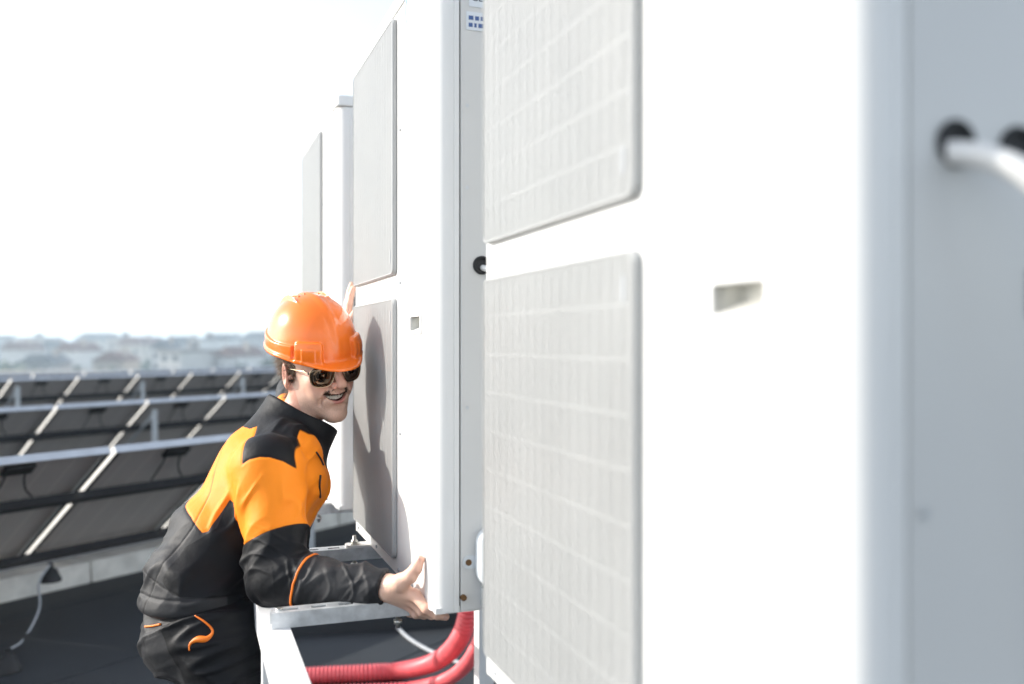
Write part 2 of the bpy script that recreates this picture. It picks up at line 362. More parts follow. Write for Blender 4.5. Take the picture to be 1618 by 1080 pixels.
    # feet with bolts
    for yy in (0.145*US, 0.673*US):
        m = MB(); m.prism(rrect(-0.062, 0.05, yy - 0.022, yy + 0.022, 0.018, 5), 0.0, 0.006, lambda u, v, h: (u, v, h)); f = m.build('foot', 'white', e)
        m = MB(); m.cyl((-0.038, yy, 0.0062), (-0.038, yy, 0.0085), 0.015, 16); m.cyl((-0.038, yy, 0.0085), (-0.038, yy, 0.0165), 0.009, 6); m.cyl((-0.038, yy, -0.06), (-0.038, yy, 0.028), 0.0045, 10)
        m.cyl((-0.038, yy, -0.052), (-0.038, yy, -0.043), 0.009, 6); m.build('bolt', 'zinc', f)
    return e
unit = make_unit()
unit.location = ORG; unit.rotation_euler = (0, 0, YAW)
tag(unit, 'white outdoor air conditioning unit the worker in the helmet is holding', 'heat pump', 'outdoor units in a row')
for off, lab in ((-1, 'white outdoor unit nearest the camera, filling the right half, with two black cable holes'), (1, 'white outdoor unit farthest away, standing behind the helmet')):
    u = copy_tree(unit); u.location = row(0, off * UP, 0); tag(u, lab)
# cables coming out of the side holes
def side_cable(off, x, pts, r, flat, label):
    q = spline([row(x + a, off * UP + b, 0.70*US + c) for a, b, c in pts], 10)
    m = MB(); m.tube(q, r, 12, flat=flat); o = m.build('white_cable', 'cable_w'); tag(o, label, 'cable')
side_cable(-1, 0.092, [(-0.002, 0.02, -0.006), (0.002, -0.003, -0.008), (0.016, -0.026, -0.016), (0.034, -0.046, -0.034), (0.056, -0.060, -0.068), (0.085, -0.066, -0.13), (0.11, -0.06, -0.26), (0.12, -0.04, -0.5)], 0.0095, 1.0, 'thick white cable curving out of the hole in the nearest unit')
side_cable(0, 0.098, [(0, 0.02, -0.004), (0.004, -0.006, -0.006), (0.02, -0.03, -0.02), (0.045, -0.04, -0.07), (0.06, -0.03, -0.2), (0.07, -0.02, -0.5)], 0.006, 1.0, 'white cable coming out of the black hole beside the held unit')

# ------------------------------------------------------------------ steel support frame
def support():
    e = empty('support_frame', ORG - Vector((0, 0, BASE)), YAW, 'galvanised steel frame of slotted rails on white angle beams under the units', 'frame')
    RH = 0.031
    for k in (-1, 0, 1):
        for yy in (0.145*US, 0.673*US):
            y = k * UP + yy; m = MB(); x0, x1 = -0.292, UD + 0.06; w = 0.0205
            zt = BASE - 0.0005
            m.box(x0, x1, y - w, y - w + 0.0025, zt - RH, zt); m.box(x0, x1, y + w - 0.0025, y + w, zt - RH, zt)
            # top web with slots left open
            xs = x0; sl = 0.03; gp = 0.024
            while xs < x1:
                m.box(xs, min(xs + gp, x1), y - w + 0.0025, y + w - 0.0025, zt - 0.0025, zt)
                if xs + gp < x1: 
                    m.box(xs + gp, min(xs + gp + sl, x1), y - w + .0025, y - 0.0065, zt - .0025, zt); m.box(xs + gp, min(xs + gp + sl, x1), y + 0.0065, y + w - .0025, zt - .0025, zt)
                xs += gp + sl
            r = m.build('slotted_rail', 'galv', e)
            m = MB(); m.cyl((-0.276, y, zt), (-0.276, y, zt + 0.004), 0.008, 6); m.build('rail_bolt', 'zinc', r)
    zt = BASE - RH - 0.001
    for x0, sgn in ((-0.308, 1), (UD - 0.02, 1)):
        m = MB(); m.box(x0, x0 + 0.052, -UP - 0.25, 2.05*UP, zt - 0.005, zt); m.box(x0, x0 + 0.005, -UP - 0.25, 2.05*UP, zt - 0.06, zt - 0.005)
        m.build('angle_beam', 'whitesteel', e, bevel=0.0015)
        for y in ((0.21, 0.87, 2.0, -0.9) if x0 < 0 else (0.80, -0.7)):
            m = MB(); m.box(x0 + 0.006, x0 + 0.050, y - 0.004, y, 0.006, zt - 0.0055); m.box(x0 + 0.006, x0 + 0.010, y + 0.0003, y + 0.045, 0.006, zt - 0.0055); m.build('leg', 'whitesteel', e)
            m = MB(); m.box(x0 - 0.05, x0 + 0.11, y - 0.08, y + 0.08, 0.0, 0.0055); m.build('foot_plate', 'galv', e)
support()

# ------------------------------------------------------------------ hoses and ground cables
def hose(pts, r, label, seed):
    q = spline(pts, 40); L = [0]
    for a, b in zip(q, q[1:]): L.append(L[-1] + (b - a).length)
    pitch = 0.016; n = int(L[-1] / pitch * 4); P = []; RR = []; j = 0
    for k in range(n):
        s = L[-1] * k / (n - 1)
        while j < len(L) - 2 and L[j+1] < s: j += 1
        t = (s - L[j]) / max(1e-9, L[j+1] - L[j]); P.append(q[j].lerp(q[j+1], t)); RR.append(r - (0.0050 if k % 4 in (2, 3) else 0))
    m = MB(); m.tube(P, RR, 18); tag(m.build('corrugated_hose', 'hose'), label, 'hose', 'red corrugated hoses')
def gr_(px, py, h=0.0): return at(px, py, (CAM_Z - h) * FPX / (py - 541))    # a point h above the roof at that pixel
hose([at(743, 870, 3.28), at(742, 930, 3.28), at(738, 975, 3.29), at(727, 1008, 3.34), at(706, 1034, 3.48), at(676, 1051, 3.66), gr_(630, 1061, .037), gr_(580, 1064, .037), gr_(520, 1067, .037), gr_(430, 1072, .037), gr_(385, 1076, .037)], 0.036, 'thick red corrugated hose, the upper of two, bending up under the held unit', 1)
hose([at(768, 900, 3.1), at(764, 985, 3.12), at(750, 1030, 3.18), at(726, 1061, 3.32), at(695, 1078, 3.5), gr_(650, 1088, .028), gr_(620, 1090, .027), gr_(520, 1094, .027), gr_(430, 1101, .027), gr_(385, 1106, .027)], 0.026, 'thinner red corrugated hose, the lower of two, along the roof', 2)
m = MB(); m.tube(spline([gr_(600, 972, .01), gr_(625, 990, .01), gr_(650, 1012, .01), gr_(690, 1034, .01), gr_(740, 1052, .01), gr_(800, 1062, .01)], 10), 0.009, 8)
tag(m.build('grey_cable', 'cable_g'), 'grey cable lying on the dark roof behind the hand', 'cable')
m = MB(); a = gr_(380, 1012); b = gr_(800, 985); 
dv = Vector((b.x - a.x, b.y - a.y, 0)).normalized(); nv = Vector((-dv.y, dv.x, 0))
p0 = Vector((a.x, a.y, 0)); p1 = Vector((b.x, b.y, 0))
m.add([p0, p1, p1 + nv*.3, p0 + nv*.3, p0 + Vector((0,0,.07)), p1 + Vector((0,0,.07)), p1 + nv*.3 + Vector((0,0,.07)), p0 + nv*.3 + Vector((0,0,.07))], [(4,5,6,7),(0,1,5,4),(1,2,6,5),(2,3,7,6),(3,0,4,7)])
tag(m.build('roof_upstand', 'membrane', bevel=0.012), 'low membrane covered upstand on the roof behind the steel frame', 'upstand')

# ------------------------------------------------------------------ solar panels
def backsheet_mat():
    m = mat('panel_backsheet', (0.075, 0.070, 0.068), 0.35, spec=0.5)
    nt = m.node_tree; b = nt.nodes['Principled BSDF']; tc = nt.nodes.new('ShaderNodeTexCoord')
    sx = nt.nodes.new('ShaderNodeSeparateXYZ'); nt.links.new(tc.outputs['Object'], sx.inputs[0])
    prev = None
    for ax, pitch, wd in (('X', 0.142, 0.03), ('Y', 0.142, 0.012)):
        dv = nt.nodes.new('ShaderNodeMath'); dv.operation = 'DIVIDE'; dv.inputs[1].default_value = pitch; nt.links.new(sx.outputs[ax], dv.inputs[0])
        fr = nt.nodes.new('ShaderNodeMath'); fr.operation = 'FRACT'; nt.links.new(dv.outputs[0], fr.inputs[0])
        lt = nt.nodes.new('ShaderNodeMath'); lt.operation = 'LESS_THAN'; lt.inputs[1].default_value = wd; nt.links.new(fr.outputs[0], lt.inputs[0])
        if ax == 'Y':
            sc_ = nt.nodes.new('ShaderNodeMath'); sc_.operation = 'MULTIPLY'; sc_.inputs[1].default_value = 0.35; nt.links.new(lt.outputs[0], sc_.inputs[0]); lt = sc_
        if prev is None: prev = lt
        else:
            mx = nt.nodes.new('ShaderNodeMath'); mx.operation = 'MAXIMUM'; nt.links.new(prev.outputs[0], mx.inputs[0]); nt.links.new(lt.outputs[0], mx.inputs[1]); prev = mx
    ns = nt.nodes.new('ShaderNodeTexNoise'); ns.inputs['Scale'].default_value = 3; nt.links.new(tc.outputs['Object'], ns.inputs['Vector'])
    r1 = nt.nodes.new('ShaderNodeMix'); r1.data_type = 'RGBA'; r1.inputs[6].default_value = (0.44, 0.405, 0.385, 1); r1.inputs[7].default_value = (0.52, 0.48, 0.46, 1); nt.links.new(ns.outputs[0], r1.inputs[0])
    r2 = nt.nodes.new('ShaderNodeMix'); r2.data_type = 'RGBA'; r2.inputs[7].default_value = (0.70, 0.66, 0.61, 1); nt.links.new(prev.outputs[0], r2.inputs[0]); nt.links.new(r1.outputs[2], r2.inputs[6])
    nt.links.new(r2.outputs[2], b.inputs['Base Color'])
    return m
M['backsheet'] = backsheet_mat()
M['pvglass'] = mat('panel_front_glass', (0.012, 0.018, 0.035), 0.08, var=0.2, vscale=6)
PWID, PLEN = 0.86, 1.178
PITCH = 0.89
def make_panel():
    """local x along the row, y up the slope, z out of the glass"""
    e = empty('solar_panel')
    m = MB(); m.box(0.004, PWID - 0.004, 0.004, PLEN - 0.004, -0.008, -0.004); m.build('back_sheet', 'backsheet', e)
    m = MB(); m.box(0.004, PWID - 0.004, 0.004, PLEN - 0.004, -0.0038, -0.001); m.build('glass', 'pvglass', e)
    for nm, (x0, x1, y0, y1) in (('frame_edge', (0, PWID, PLEN - 0.003, PLEN)), ('frame_edge', (0, PWID, 0, 0.003)), ('frame_edge', (0, 0.003, 0.0031, PLEN - 0.0031)), ('frame_edge', (PWID - 0.003, PWID, 0.0031, PLEN - 0.0031))):
        m = MB(); m.box(x0, x1, y0, y1, -0.042, 0.0); m.build(nm, 'alu' if x1 - x0 > 0.5 else 'alu_white', e)
    m = MB(); m.box(0.0032, 0.026, 0.0032, PLEN - 0.0032, -0.042, -0.0395); m.box(PWID - 0.026, PWID - 0.0032, 0.0032, PLEN - 0.0032, -0.042, -0.0395); m.build('frame_flange', 'black_rail', e)
    m = MB(); m.box(PWID/2 - 0.075, PWID/2 + 0.075, PLEN - 0.14, PLEN - 0.07, -0.032, -0.0081); b = m.build('junction_box', 'box', e, bevel=0.006)
    for s in (-1, 1):
        m = MB(); x = PWID/2 + s * 0.05
        m.tube(spline([(x, PLEN - 0.14, -0.022), (x + s*.01, PLEN - .19, -.03), (x + s*.04, PLEN - .26, -.05), (x + s*.10, PLEN - .33, -.06)] if s < 0 else [(x, PLEN - 0.14, -0.022), (x - .005, PLEN - .2, -.034), (x + .005, PLEN - .33, -.06)], 5), 0.005, 6); m.build('lead', 'box', b)
    return e
panel = make_panel()
TILT = math.atan2(0.705, 0.944)
def rowpoint(off, t): return Vector((-2.09 - RDY*off + RDX*t, 4.818 + RDX*off + RDY*t, 0))
first = True
ORD = ['first', 'second', 'third', 'fourth', 'fifth', 'sixth', 'seventh', 'eighth', 'ninth', 'tenth', 'eleventh', 'twelfth', 'thirteenth']
ROWN = ['nearest solar row', 'second solar row from the camera', 'third solar row from the camera', 'farthest solar row']
ez = Vector((RDX, RDY, 0)); up_s = Vector((RDY*math.cos(TILT), -RDX*math.cos(TILT), math.sin(TILT))); nz_ = up_s.cross(ez)
for ri, (off, tfirst, n, dz) in enumerate(((0, -2.67 + 0.0, 6, 0), (3.34, -0.22, 7, 0), (7.3, 2.30, 10, 0.09), (10.6, 4.35, 12, 0.03))):
    for k in range(n):
        t = tfirst + k * PITCH
        p = panel if first else copy_tree(panel); first = False
        hi = rowpoint(off, t) + Vector((0, 0, 0.855 + dz)); lo = hi - up_s * PLEN + ez * PWID
        mtx = Matrix(((-ez.x, up_s.x, nz_.x, lo.x), (-ez.y, up_s.y, nz_.y, lo.y), (-ez.z, up_s.z, nz_.z, lo.z), (0, 0, 0, 1)))
        p.matrix_world = mtx
        tag(p, 'solar panel, %s from the left in the %s' % (ORD[k], ROWN[ri]), 'solar panel', 'solar panels in rows on the roof')
    # rack of the row
    Lr = n * PITCH; st = rowpoint(off, tfirst)
    e = empty('panel_rack', st, 0, 'dark mounting rails and thin posts under the ' + ROWN[ri], 'rack', 'racks of the solar panels')
    def along(v, t0, t1, w, h, name, mm):
        m = MB(); c = Vector((0, 0, 0.855 + dz)) - up_s * v - nz_ * (0.043 + h/2)
        T = Matrix(((ez.x, up_s.x, nz_.x, c.x), (ez.y, up_s.y, nz_.y, c.y), (ez.z, up_s.z, nz_.z, c.z), (0, 0, 0, 1)))
        m.box(t0, t1, -w/2, w/2, -h/2, h/2, T); return m.build(name, mm, e)
    along(0.40, -0.1, Lr + 0.1, 0.045, 0.045, 'rail', 'black_rail'); along(1.09, -0.1, Lr + 0.1, 0.05, 0.045, 'rail', 'black_rail')
    for t in ([4.1] if ri == 0 else [1.0 + 1.78*q for q in range(int(n*PITCH/1.78) + 1)]):
        b0 = Vector((RDX*t, RDY*t, 0)); top = b0 + Vector((0, 0, 0.855 + dz)) - up_s * 0.10 - nz_ * 0.06
        m = MB(); m.box(top.x - .02, top.x + .02, top.y - .02, top.y + .02, 0.0, top.z); m.build('post', 'alu', e)
        low = b0 + Vector((0, 0, 0.855 + dz)) - up_s * 1.05 - nz_ * 0.06
        m = MB(); m.tube([top + Vector((0,0,-.03)), Vector((low.x, low.y, 0.16))], 0.018, 4); m.build('brace', 'alu', e)
    bl = rowpoint(off, tfirst); c0 = bl - Vector((up_s.x, up_s.y, 0)) * (PLEN - 0.265/math.cos(TILT)*1.0)
    # concrete ballast kerbs end to end along the row
    nb_ = int(Lr / 1.0) + 1
    for q in range(nb_):
        a = c0 + ez * (q * 1.0 - 0.1); m = MB(); nn = Vector((RDY, -RDX, 0)) * 0.10
        s0, s1 = a, a + ez * 0.992
        m.add([s0 - nn, s1 - nn, s1 + nn, s0 + nn] + [v + Vector((0,0,.125)) for v in (s0 - nn*.9, s1 - nn*.9, s1 + nn*.9, s0 + nn*.9)], [(3,2,1,0),(4,5,6,7),(0,1,5,4),(1,2,6,5),(2,3,7,6),(3,0,4,7)])
        o = m.build('ballast_kerb', 'concrete', bevel=0.008)
        tag(o, 'concrete ballast kerb, %s from the left under the %s' % (ORD[q], ROWN[ri]), 'kerb', 'ballast kerbs under the solar rows')
# lightning conductor holders and their wire
def holder(p, label):
    e = empty('wire_holder', p, 0, label, 'holder', 'conductor holders on the roof')
    m = MB(); prof = [(0.055, 0), (0.055, 0.012), (0.044, 0.03), (0.032, 0.062), (0.018, 0.068), (0.012, 0.085), (0.0, 0.085)]; n = 20
    vs = [(r*math.cos(2*math.pi*k/n), r*math.sin(2*math.pi*k/n), z) for r, z in prof for k in range(n)]
    m.add(vs, [(i*n+k, i*n+(k+1)%n, (i+1)*n+(k+1)%n, (i+1)*n+k) for i in range(len(prof)-1) for k in range(n)], True); m.build('cone', 'rubber', e)
    m = MB(); m.box(-0.012, 0.012, -0.008, 0.008, 0.085, 0.10); m.build('clip', 'rubber', e)
h1 = at(12, 1062, 1.4*FPX/(1062-541)); h2 = at(78, 922, 5.05)
holder(h1, 'black cone shaped wire holder at the bottom left of the roof'); hp2 = Vector((h2.x, h2.y, 0.0)); hp2 = Vector((*(at(80, 918, 1.27*FPX/(918-541))).xy, 0.126))
holder(hp2, 'black cone shaped wire holder on the concrete kerb')
m = MB(); m.tube(spline([h1 + Vector((0, 0, .092)), at(38, 1010, 4.35), at(62, 962, 4.6), hp2 + Vector((-.01, -.1, .02)), hp2 + Vector((0, 0, .094))], 10), 0.006, 8)
tag(m.build('conductor_wire', 'cable_g'), 'grey wire running from the black cone to the concrete kerb', 'wire')
# ------------------------------------------------------------------ the worker: implicit surfaces meshed with surface nets
def V3(v): return np.array(v, dtype=np.float32)
def smin(a, b, k):
    h = np.clip(0.5 + 0.5*(b - a)/k, 0, 1); return b*(1-h) + a*h - k*h*(1-h)
def smax(a, b, k): return -smin(-a, -b, k)
def nrm(q): return np.sqrt((q*q).sum(1))
def sph(p, c, r): return nrm(p - V3(c)) - r
def ell(p, c, r, Rm=None):
    q = p - V3(c)
    if Rm is not None: q = q @ V3(Rm).T
    r = V3(r); k0 = nrm(q/r); k1 = nrm(q/(r*r)) + 1e-9
    return k0*(k0 - 1)/k1
def rcone(p, a, b, ra, rb):
    a = V3(a); b = V3(b); ab = b - a; q = p - a
    h = np.clip(q @ ab / (ab @ ab), 0, 1)
    return nrm(q - h[:, None]*ab) - (ra + (rb - ra)*h)
def chain(p, pts, rs, k=0.006):
    d = None
    for i in range(len(pts) - 1):
        e = rcone(p, pts[i], pts[i+1], rs[i], rs[i+1]); d = e if d is None else smin(d, e, k)
    return d
def rbox(p, c, h, r, Rm=None):
    q = p - V3(c)
    if Rm is not None: q = q @ V3(Rm).T
    q = np.abs(q) - (V3(h) - r)
    return nrm(np.maximum(q, 0)) + np.minimum(q.max(1), 0) - r
def nets(f, lo, hi, h, margin=0.004):
    lo = V3(lo); hi = V3(hi); B = 8
    nb = np.ceil((hi - lo)/(h*B)).astype(int) + 1; n = nb*B
    bi = np.stack(np.meshgrid(*[np.arange(k) for k in nb], indexing='ij'), -1).reshape(-1, 3)
    cen = (lo + (bi*B + (B-1)/2)*h).astype(np.float32); fc = f(cen)
    G = np.repeat(np.repeat(np.repeat(fc.reshape(nb), B, 0), B, 1), B, 2).astype(np.float32)
    act = bi[np.abs(fc) < 0.87*B*h*1.35 + margin]
    off = np.stack(np.meshgrid(*[np.arange(B)]*3, indexing='ij'), -1).reshape(-1, 3)
    CH = 700
    for s in range(0, len(act), CH):
        ix = (act[s:s+CH, None, :]*B + off[None]).reshape(-1, 3)
        G[ix[:, 0], ix[:, 1], ix[:, 2]] = f((lo + ix*h).astype(np.float32))
    S = G < 0
    c = np.zeros(tuple(n - 1), np.int8)
    for dx in (0, 1):
        for dy in (0, 1):
            for dz in (0, 1): c += S[dx:n[0]-1+dx, dy:n[1]-1+dy, dz:n[2]-1+dz]
    ci = np.argwhere((c > 0) & (c < 8)); vid = np.full(c.shape, -1, np.int32); vid[ci[:, 0], ci[:, 1], ci[:, 2]] = np.arange(len(ci))
    acc = np.zeros((len(ci), 3), np.float32); cnt = np.zeros(len(ci), np.float32)
    cor = [(0,0,0),(1,0,0),(0,1,0),(1,1,0),(0,0,1),(1,0,1),(0,1,1),(1,1,1)]
    val = [G[ci[:,0]+a, ci[:,1]+b, ci[:,2]+d] for a, b, d in cor]
    for i in range(8):
        for j in range(i+1, 8):
            df = [cor[j][q] - cor[i][q] for q in range(3)]
            if sum(abs(x) for x in df) != 1: continue
            a, b = val[i], val[j]; m = (a < 0) != (b < 0); t = np.where(m, a/(a - b + 1e-12), 0)
            acc += np.where(m[:, None], V3(cor[i]) + t[:, None]*V3(df), 0); cnt += m
    v = lo + (ci + acc/cnt[:, None])*h
    F = []
    for ax in range(3):
        a1, a2 = (ax+1) % 3, (ax+2) % 3
        sl0 = [slice(1, n[q]-1) for q in range(3)]; sl1 = list(sl0); sl0[ax] = slice(0, n[ax]-1); sl1[ax] = slice(1, n[ax])
        A = S[tuple(sl0)]; Bq = S[tuple(sl1)]
        for sgn in (0, 1):
            e = np.argwhere((A & ~Bq) if sgn == 0 else (~A & Bq)); e = e + 1; e[:, ax] -= 1
            def cell(d1, d2):
                q = e.copy(); q[:, a1] += d1; q[:, a2] += d2; return vid[q[:, 0], q[:, 1], q[:, 2]]
            qd = np.stack([cell(-1,-1), cell(0,-1), cell(0,0), cell(-1,0)], 1)
            F.append(qd if sgn == 0 else qd[:, ::-1])
    F = np.concatenate(F); F = F[(F >= 0).all(1)]
    return v.astype(np.float32), F
def vnormals(v, F):
    a = v[F[:, 2]] - v[F[:, 0]]; b = v[F[:, 3]] - v[F[:, 1]]; fn = np.cross(a, b); out = np.zeros_like(v)
    for k in range(4): np.add.at(out, F[:, k], fn)
    return out/(nrm(out)[:, None] + 1e-12)
def relax(v, F, it=1, lam=0.5):
    for _ in range(it):
        acc = np.zeros_like(v); c = np.zeros(len(v), np.float32)
        for k in range(4):
            for q in (1, 3): np.add.at(acc, F[:, k], v[F[:, (k+q) % 4]]); np.add.at(c, F[:, k], 1)
        v = v + lam*(acc/np.maximum(c, 1)[:, None] - v)
    return v
def npmesh(name, v, F, m, parent, attrs=None):
    me = bpy.data.meshes.new(name); me.vertices.add(len(v)); me.vertices.foreach_set('co', np.ascontiguousarray(v, np.float32).ravel())
    me.loops.add(F.size); me.loops.foreach_set('vertex_index', np.ascontiguousarray(F, np.int32).ravel())
    me.polygons.add(len(F)); me.polygons.foreach_set('loop_start', np.arange(0, F.size, 4, dtype=np.int32))
    me.polygons.foreach_set('use_smooth', np.ones(len(F), bool)); me.update(calc_edges=True)
    for k, a in (attrs or {}).items():
        at_ = me.attributes.new(k, 'FLOAT', 'POINT'); at_.data.foreach_set('value', np.ascontiguousarray(a, np.float32))
    me.materials.append(m); o = bpy.data.objects.new(name, me); col.objects.link(o); o.parent = parent; return o
_rng = np.random.RandomState(5); _PT = _rng.rand(64, 64, 64).astype(np.float32)*2 - 1
def vnoise(p):
    i = np.floor(p).astype(int); f = (p - i).astype(np.float32); f = f*f*(3 - 2*f); o = 0
    for dx in (0, 1):
        for dy in (0, 1):
            for dz in (0, 1):
                w = (f[:,0] if dx else 1-f[:,0])*(f[:,1] if dy else 1-f[:,1])*(f[:,2] if dz else 1-f[:,2])
                o = o + w*_PT[(i[:,0]+dx) % 64, (i[:,1]+dy) % 64, (i[:,2]+dz) % 64]
    return o
def ridge(p): return 1 - 2*np.abs(vnoise(p))          # sharp crests
def crease(p, w=.16): return np.exp(-(vnoise(p)/w)**2)*2 - 1
def unit3(v): v = V3(v); return v/np.linalg.norm(v)
def A3(px, py, d): return V3(at(px, py, d))
def smooth(x, a, b): t = np.clip((x - a)/(b - a), 0, 1); return t*t*(3 - 2*t)

worker = empty('person', (-0.68, 2.12, 0.0), 0, 'worker in orange and black jacket, orange helmet and sunglasses, bending to grip the unit', 'person')
worker.rotation_euler = (0, 0, 0)
WOFF = V3(worker.location)
def wm(name, v, F, m, attrs=None, parent=None): return npmesh(name, v - WOFF, F, m, parent or worker, attrs)
def wmb(mb, name, m, parent=None):
    mb.v = [tuple(Vector(q) - worker.location) for q in mb.v]; return mb.build(name, m, parent or worker)

# --- landmarks of the pose
SR, ER, WR = A3(424, 742, 2.06), A3(442, 914, 1.97), A3(611, 929, 1.875)
SL, EL_, WL = A3(466, 698, 2.39), A3(470, 622, 2.62), A3(549, 548, 2.57)
T = [(A3(462, 708, 2.235), .088, .145), (A3(445, 752, 2.225), .113, .168), (A3(410, 800, 2.205), .130, .172), (A3(356, 858, 2.17), .126, .160), (A3(322, 930, 2.13), .131, .172), (A3(300, 990, 2.11), .124, .175)]
SPW = unit3(T[1][0] - T[4][0]); SHL = SL - SR; SHL = unit3(SHL - SPW*(SHL @ SPW)); SPF = np.cross(SHL, SPW)
if SPF[0] < 0: SPF = -SPF
def econe(p, i, sc=0.0):
    a, a0, b0 = T[i]; b, a1, b1 = T[i+1]; ab = b - a; q = p - a; h = np.clip(q @ ab/(ab @ ab), 0, 1); v = q - h[:, None]*ab
    ra = a0 + (a1 - a0)*h + sc; rb = b0 + (b1 - b0)*h + sc; rc = np.minimum(ra, rb)*0.7
    x, y, z = v @ SPF, v @ SHL, v @ SPW
    k0 = np.sqrt((x/ra)**2 + (y/rb)**2 + (z/rc)**2); k1 = np.sqrt((x/ra**2)**2 + (y/rb**2)**2 + (z/rc**2)**2) + 1e-9
    return k0*(k0 - 1)/k1
def torso(p, sc=0.0):
    d = econe(p, 0, sc)
    for i in range(1, 5): d = smin(d, econe(p, i, sc), 0.03)
    nb = A3(450, 690, 2.235)
    d = smin(d, rcone(p, nb, SR + V3((-.005, .03, .0)), .062 + sc, .066 + sc), 0.05)
    d = smin(d, rcone(p, nb, SL + V3((0, -.03, 0)), .062 + sc, .06 + sc), 0.05)
    d = smin(d, sph(p, A3(396, 728, 2.20), .070 + sc), 0.06)     # rounded upper back
    return d
def armR(p, sc=0.0): return smin(rcone(p, SR, ER, .080 + sc, .061 + sc), rcone(p, ER, WR, .058 + sc, .034 + sc), 0.03)
def armL(p, sc=0.0): return smin(rcone(p, SL, EL_, .072 + sc, .052 + sc), rcone(p, EL_, WL, .05 + sc, .034 + sc), 0.03)
# stand-up collar
CC = A3(474, 662, 2.245); CA = unit3(at(505, 605, 2.28) - at(455, 695, 2.235)); CF = unit3(V3((1, -.1, -.5)) - CA*(V3((1, -.1, -.5)) @ CA)); CL = np.cross(CA, CF)
def collar(p):
    q = p - CC; x, y, z = q @ CF, q @ CL, q @ CA
    fl = 1 + 0.9*np.clip(-z, 0, .2)
    r = np.sqrt((x/.092)**2 + (y/.080)**2); d = np.abs((r - fl)*.084) - .0045
    top = 0.009 - 0.010*np.minimum(x, 0)/.09 + .006*smooth(x, .03, .09)
    return smax(smax(d, z - top, .006), -z - .085, .01)
def collar_in(p):
    q = p - CC; x, y, z = q @ CF, q @ CL, q @ CA
    return np.maximum((np.sqrt((x/.088)**2 + (y/.076)**2) - 1 - 0.9*np.clip(-z, 0, .2))*.08, -z - .06)
HEM_N = unit3(V3((.04, 0, -1))); HEM_P = A3(310, 963, 2.01)
FAX = unit3(WR - ER); FLX = unit3(WL - EL_)
def jacket_f(p):
    t = smax(torso(p), -collar_in(p), .01); t = smax(t, (p - HEM_P) @ HEM_N, .012)
    d = smin(t, armR(p), .016); d = smin(d, armL(p), .016); d = smin(d, collar(p), .012)
    d = smax(d, (p - WR) @ FAX, .004); d = smax(d, -rcone(p, WR - FAX*.02, WR + FAX*.03, .028, .031), .004)
    return smax(d, np.where(armL(p) < .02, (p - WL) @ FLX, -1), .004)
jv, jF = nets(jacket_f, (-1.02, 1.80, .70), (-.22, 2.72, 1.40), .0031)
jv = relax(jv, jF, 1, .4); jn = vnormals(jv, jF)
# --- cloth folds
dA, dT, dAL, dC = armR(jv), torso(jv), armL(jv), collar(jv)
arm_w = smooth(dT - dA, -.004, .03)
def bone(p, a, b):
    ab = b - a; q = p - a; h = q @ ab/(ab @ ab); c = q - h[:, None]*ab; return h, c
hu, cu_ = bone(jv, SR, ER); hf, cf_ = bone(jv, ER, WR)
fore = smooth(rcone(jv, SR, ER, .080, .061) - rcone(jv, ER, WR, .058, .034), -.01, .01)
UAX = unit3(ER - SR); u1 = unit3(np.cross(UAX, V3((0, 1, 0)))); u2 = np.cross(UAX, u1)
f1 = unit3(np.cross(FAX, V3((0, 1, 0)))); f2 = np.cross(FAX, f1)
def ring_noise(h, c, L, e1, e2, fl, fr, sh, tw, fn=ridge):
    ang = np.arctan2(c @ e2, c @ e1); s = h*L
    return fn(np.stack([s*fl + tw*np.sin(ang + sh) + .5*np.sin(2*ang + 2*sh), np.cos(ang)*fr + sh, np.sin(ang)*fr + 3.7*sh], 1))
LU, LF = np.linalg.norm(ER - SR), np.linalg.norm(WR - ER)
upf = .0062*ring_noise(hu, cu_, LU, u1, u2, 12, .6, 1.3, 1.5)*smooth(hu, -.1, .4) + .0032*ring_noise(hu, cu_, LU, u1, u2, 17, .7, 4.1, -2.0, crease)*smooth(hu, .05, .5)
elbow_bunch = np.exp(-((hu - .88)/.24)**2)*(.0052*ring_noise(hu, cu_, LU, u1, u2, 24, .5, 2.2, .9) + .0016*ring_noise(hu, cu_, LU, u1, u2, 33, .6, 8.2, -.9, crease))
fof = (.0056*ring_noise(hf, cf_, LF, f1, f2, 26, .45, 5.2, 1.0) + .0026*ring_noise(hf, cf_, LF, f1, f2, 44, .5, 7.7, -.8) + .0016*ring_noise(hf, cf_, LF, f1, f2, 34, .5, 9.9, 1.3, crease))*smooth(hf, -.1, .3)*(1 - .55*smooth(hf, .88, 1.0))
disp = arm_w*((1 - fore)*(upf + elbow_bunch) + fore*(fof + elbow_bunch*.6))
# torso: long drags from the armpit to the hip plus soft horizontal folds over the waist
du = unit3(A3(340, 900, 2.1) - A3(430, 800, 2.05)); dv_ = unit3(np.cross(du, SHL))
tq = np.stack([jv @ du*4.5, jv @ dv_*21, jv @ SHL*5], 1)
hq = np.stack([jv @ SPF*5, jv @ SPW*24 + 1.2*vnoise(jv*6), jv @ SHL*5], 1)
low = smooth(A3(0, 810, 2.15)[2] - jv[:, 2], -.02, .10)
tor = .0052*ridge(tq)*(.5 + .5*low) + .0058*ridge(hq)*low + .0030*crease(np.stack([jv @ du*5, jv @ dv_*26 + 3, jv @ SHL*7], 1))*low + .004*vnoise(jv*11)
up_drag = (.0040*ridge(np.stack([jv @ SPW*6, jv @ SPF*22, jv @ SHL*9], 1)) + .0022*crease(np.stack([jv @ SPW*8, jv @ SPF*20 + 5, jv @ SHL*16], 1)))*(1 - low)
disp = disp + (1 - arm_w)*(tor + up_drag)*smooth(dC, .0, .03)
disp = disp*smooth(np.abs((jv - HEM_P) @ HEM_N), .0, .03)
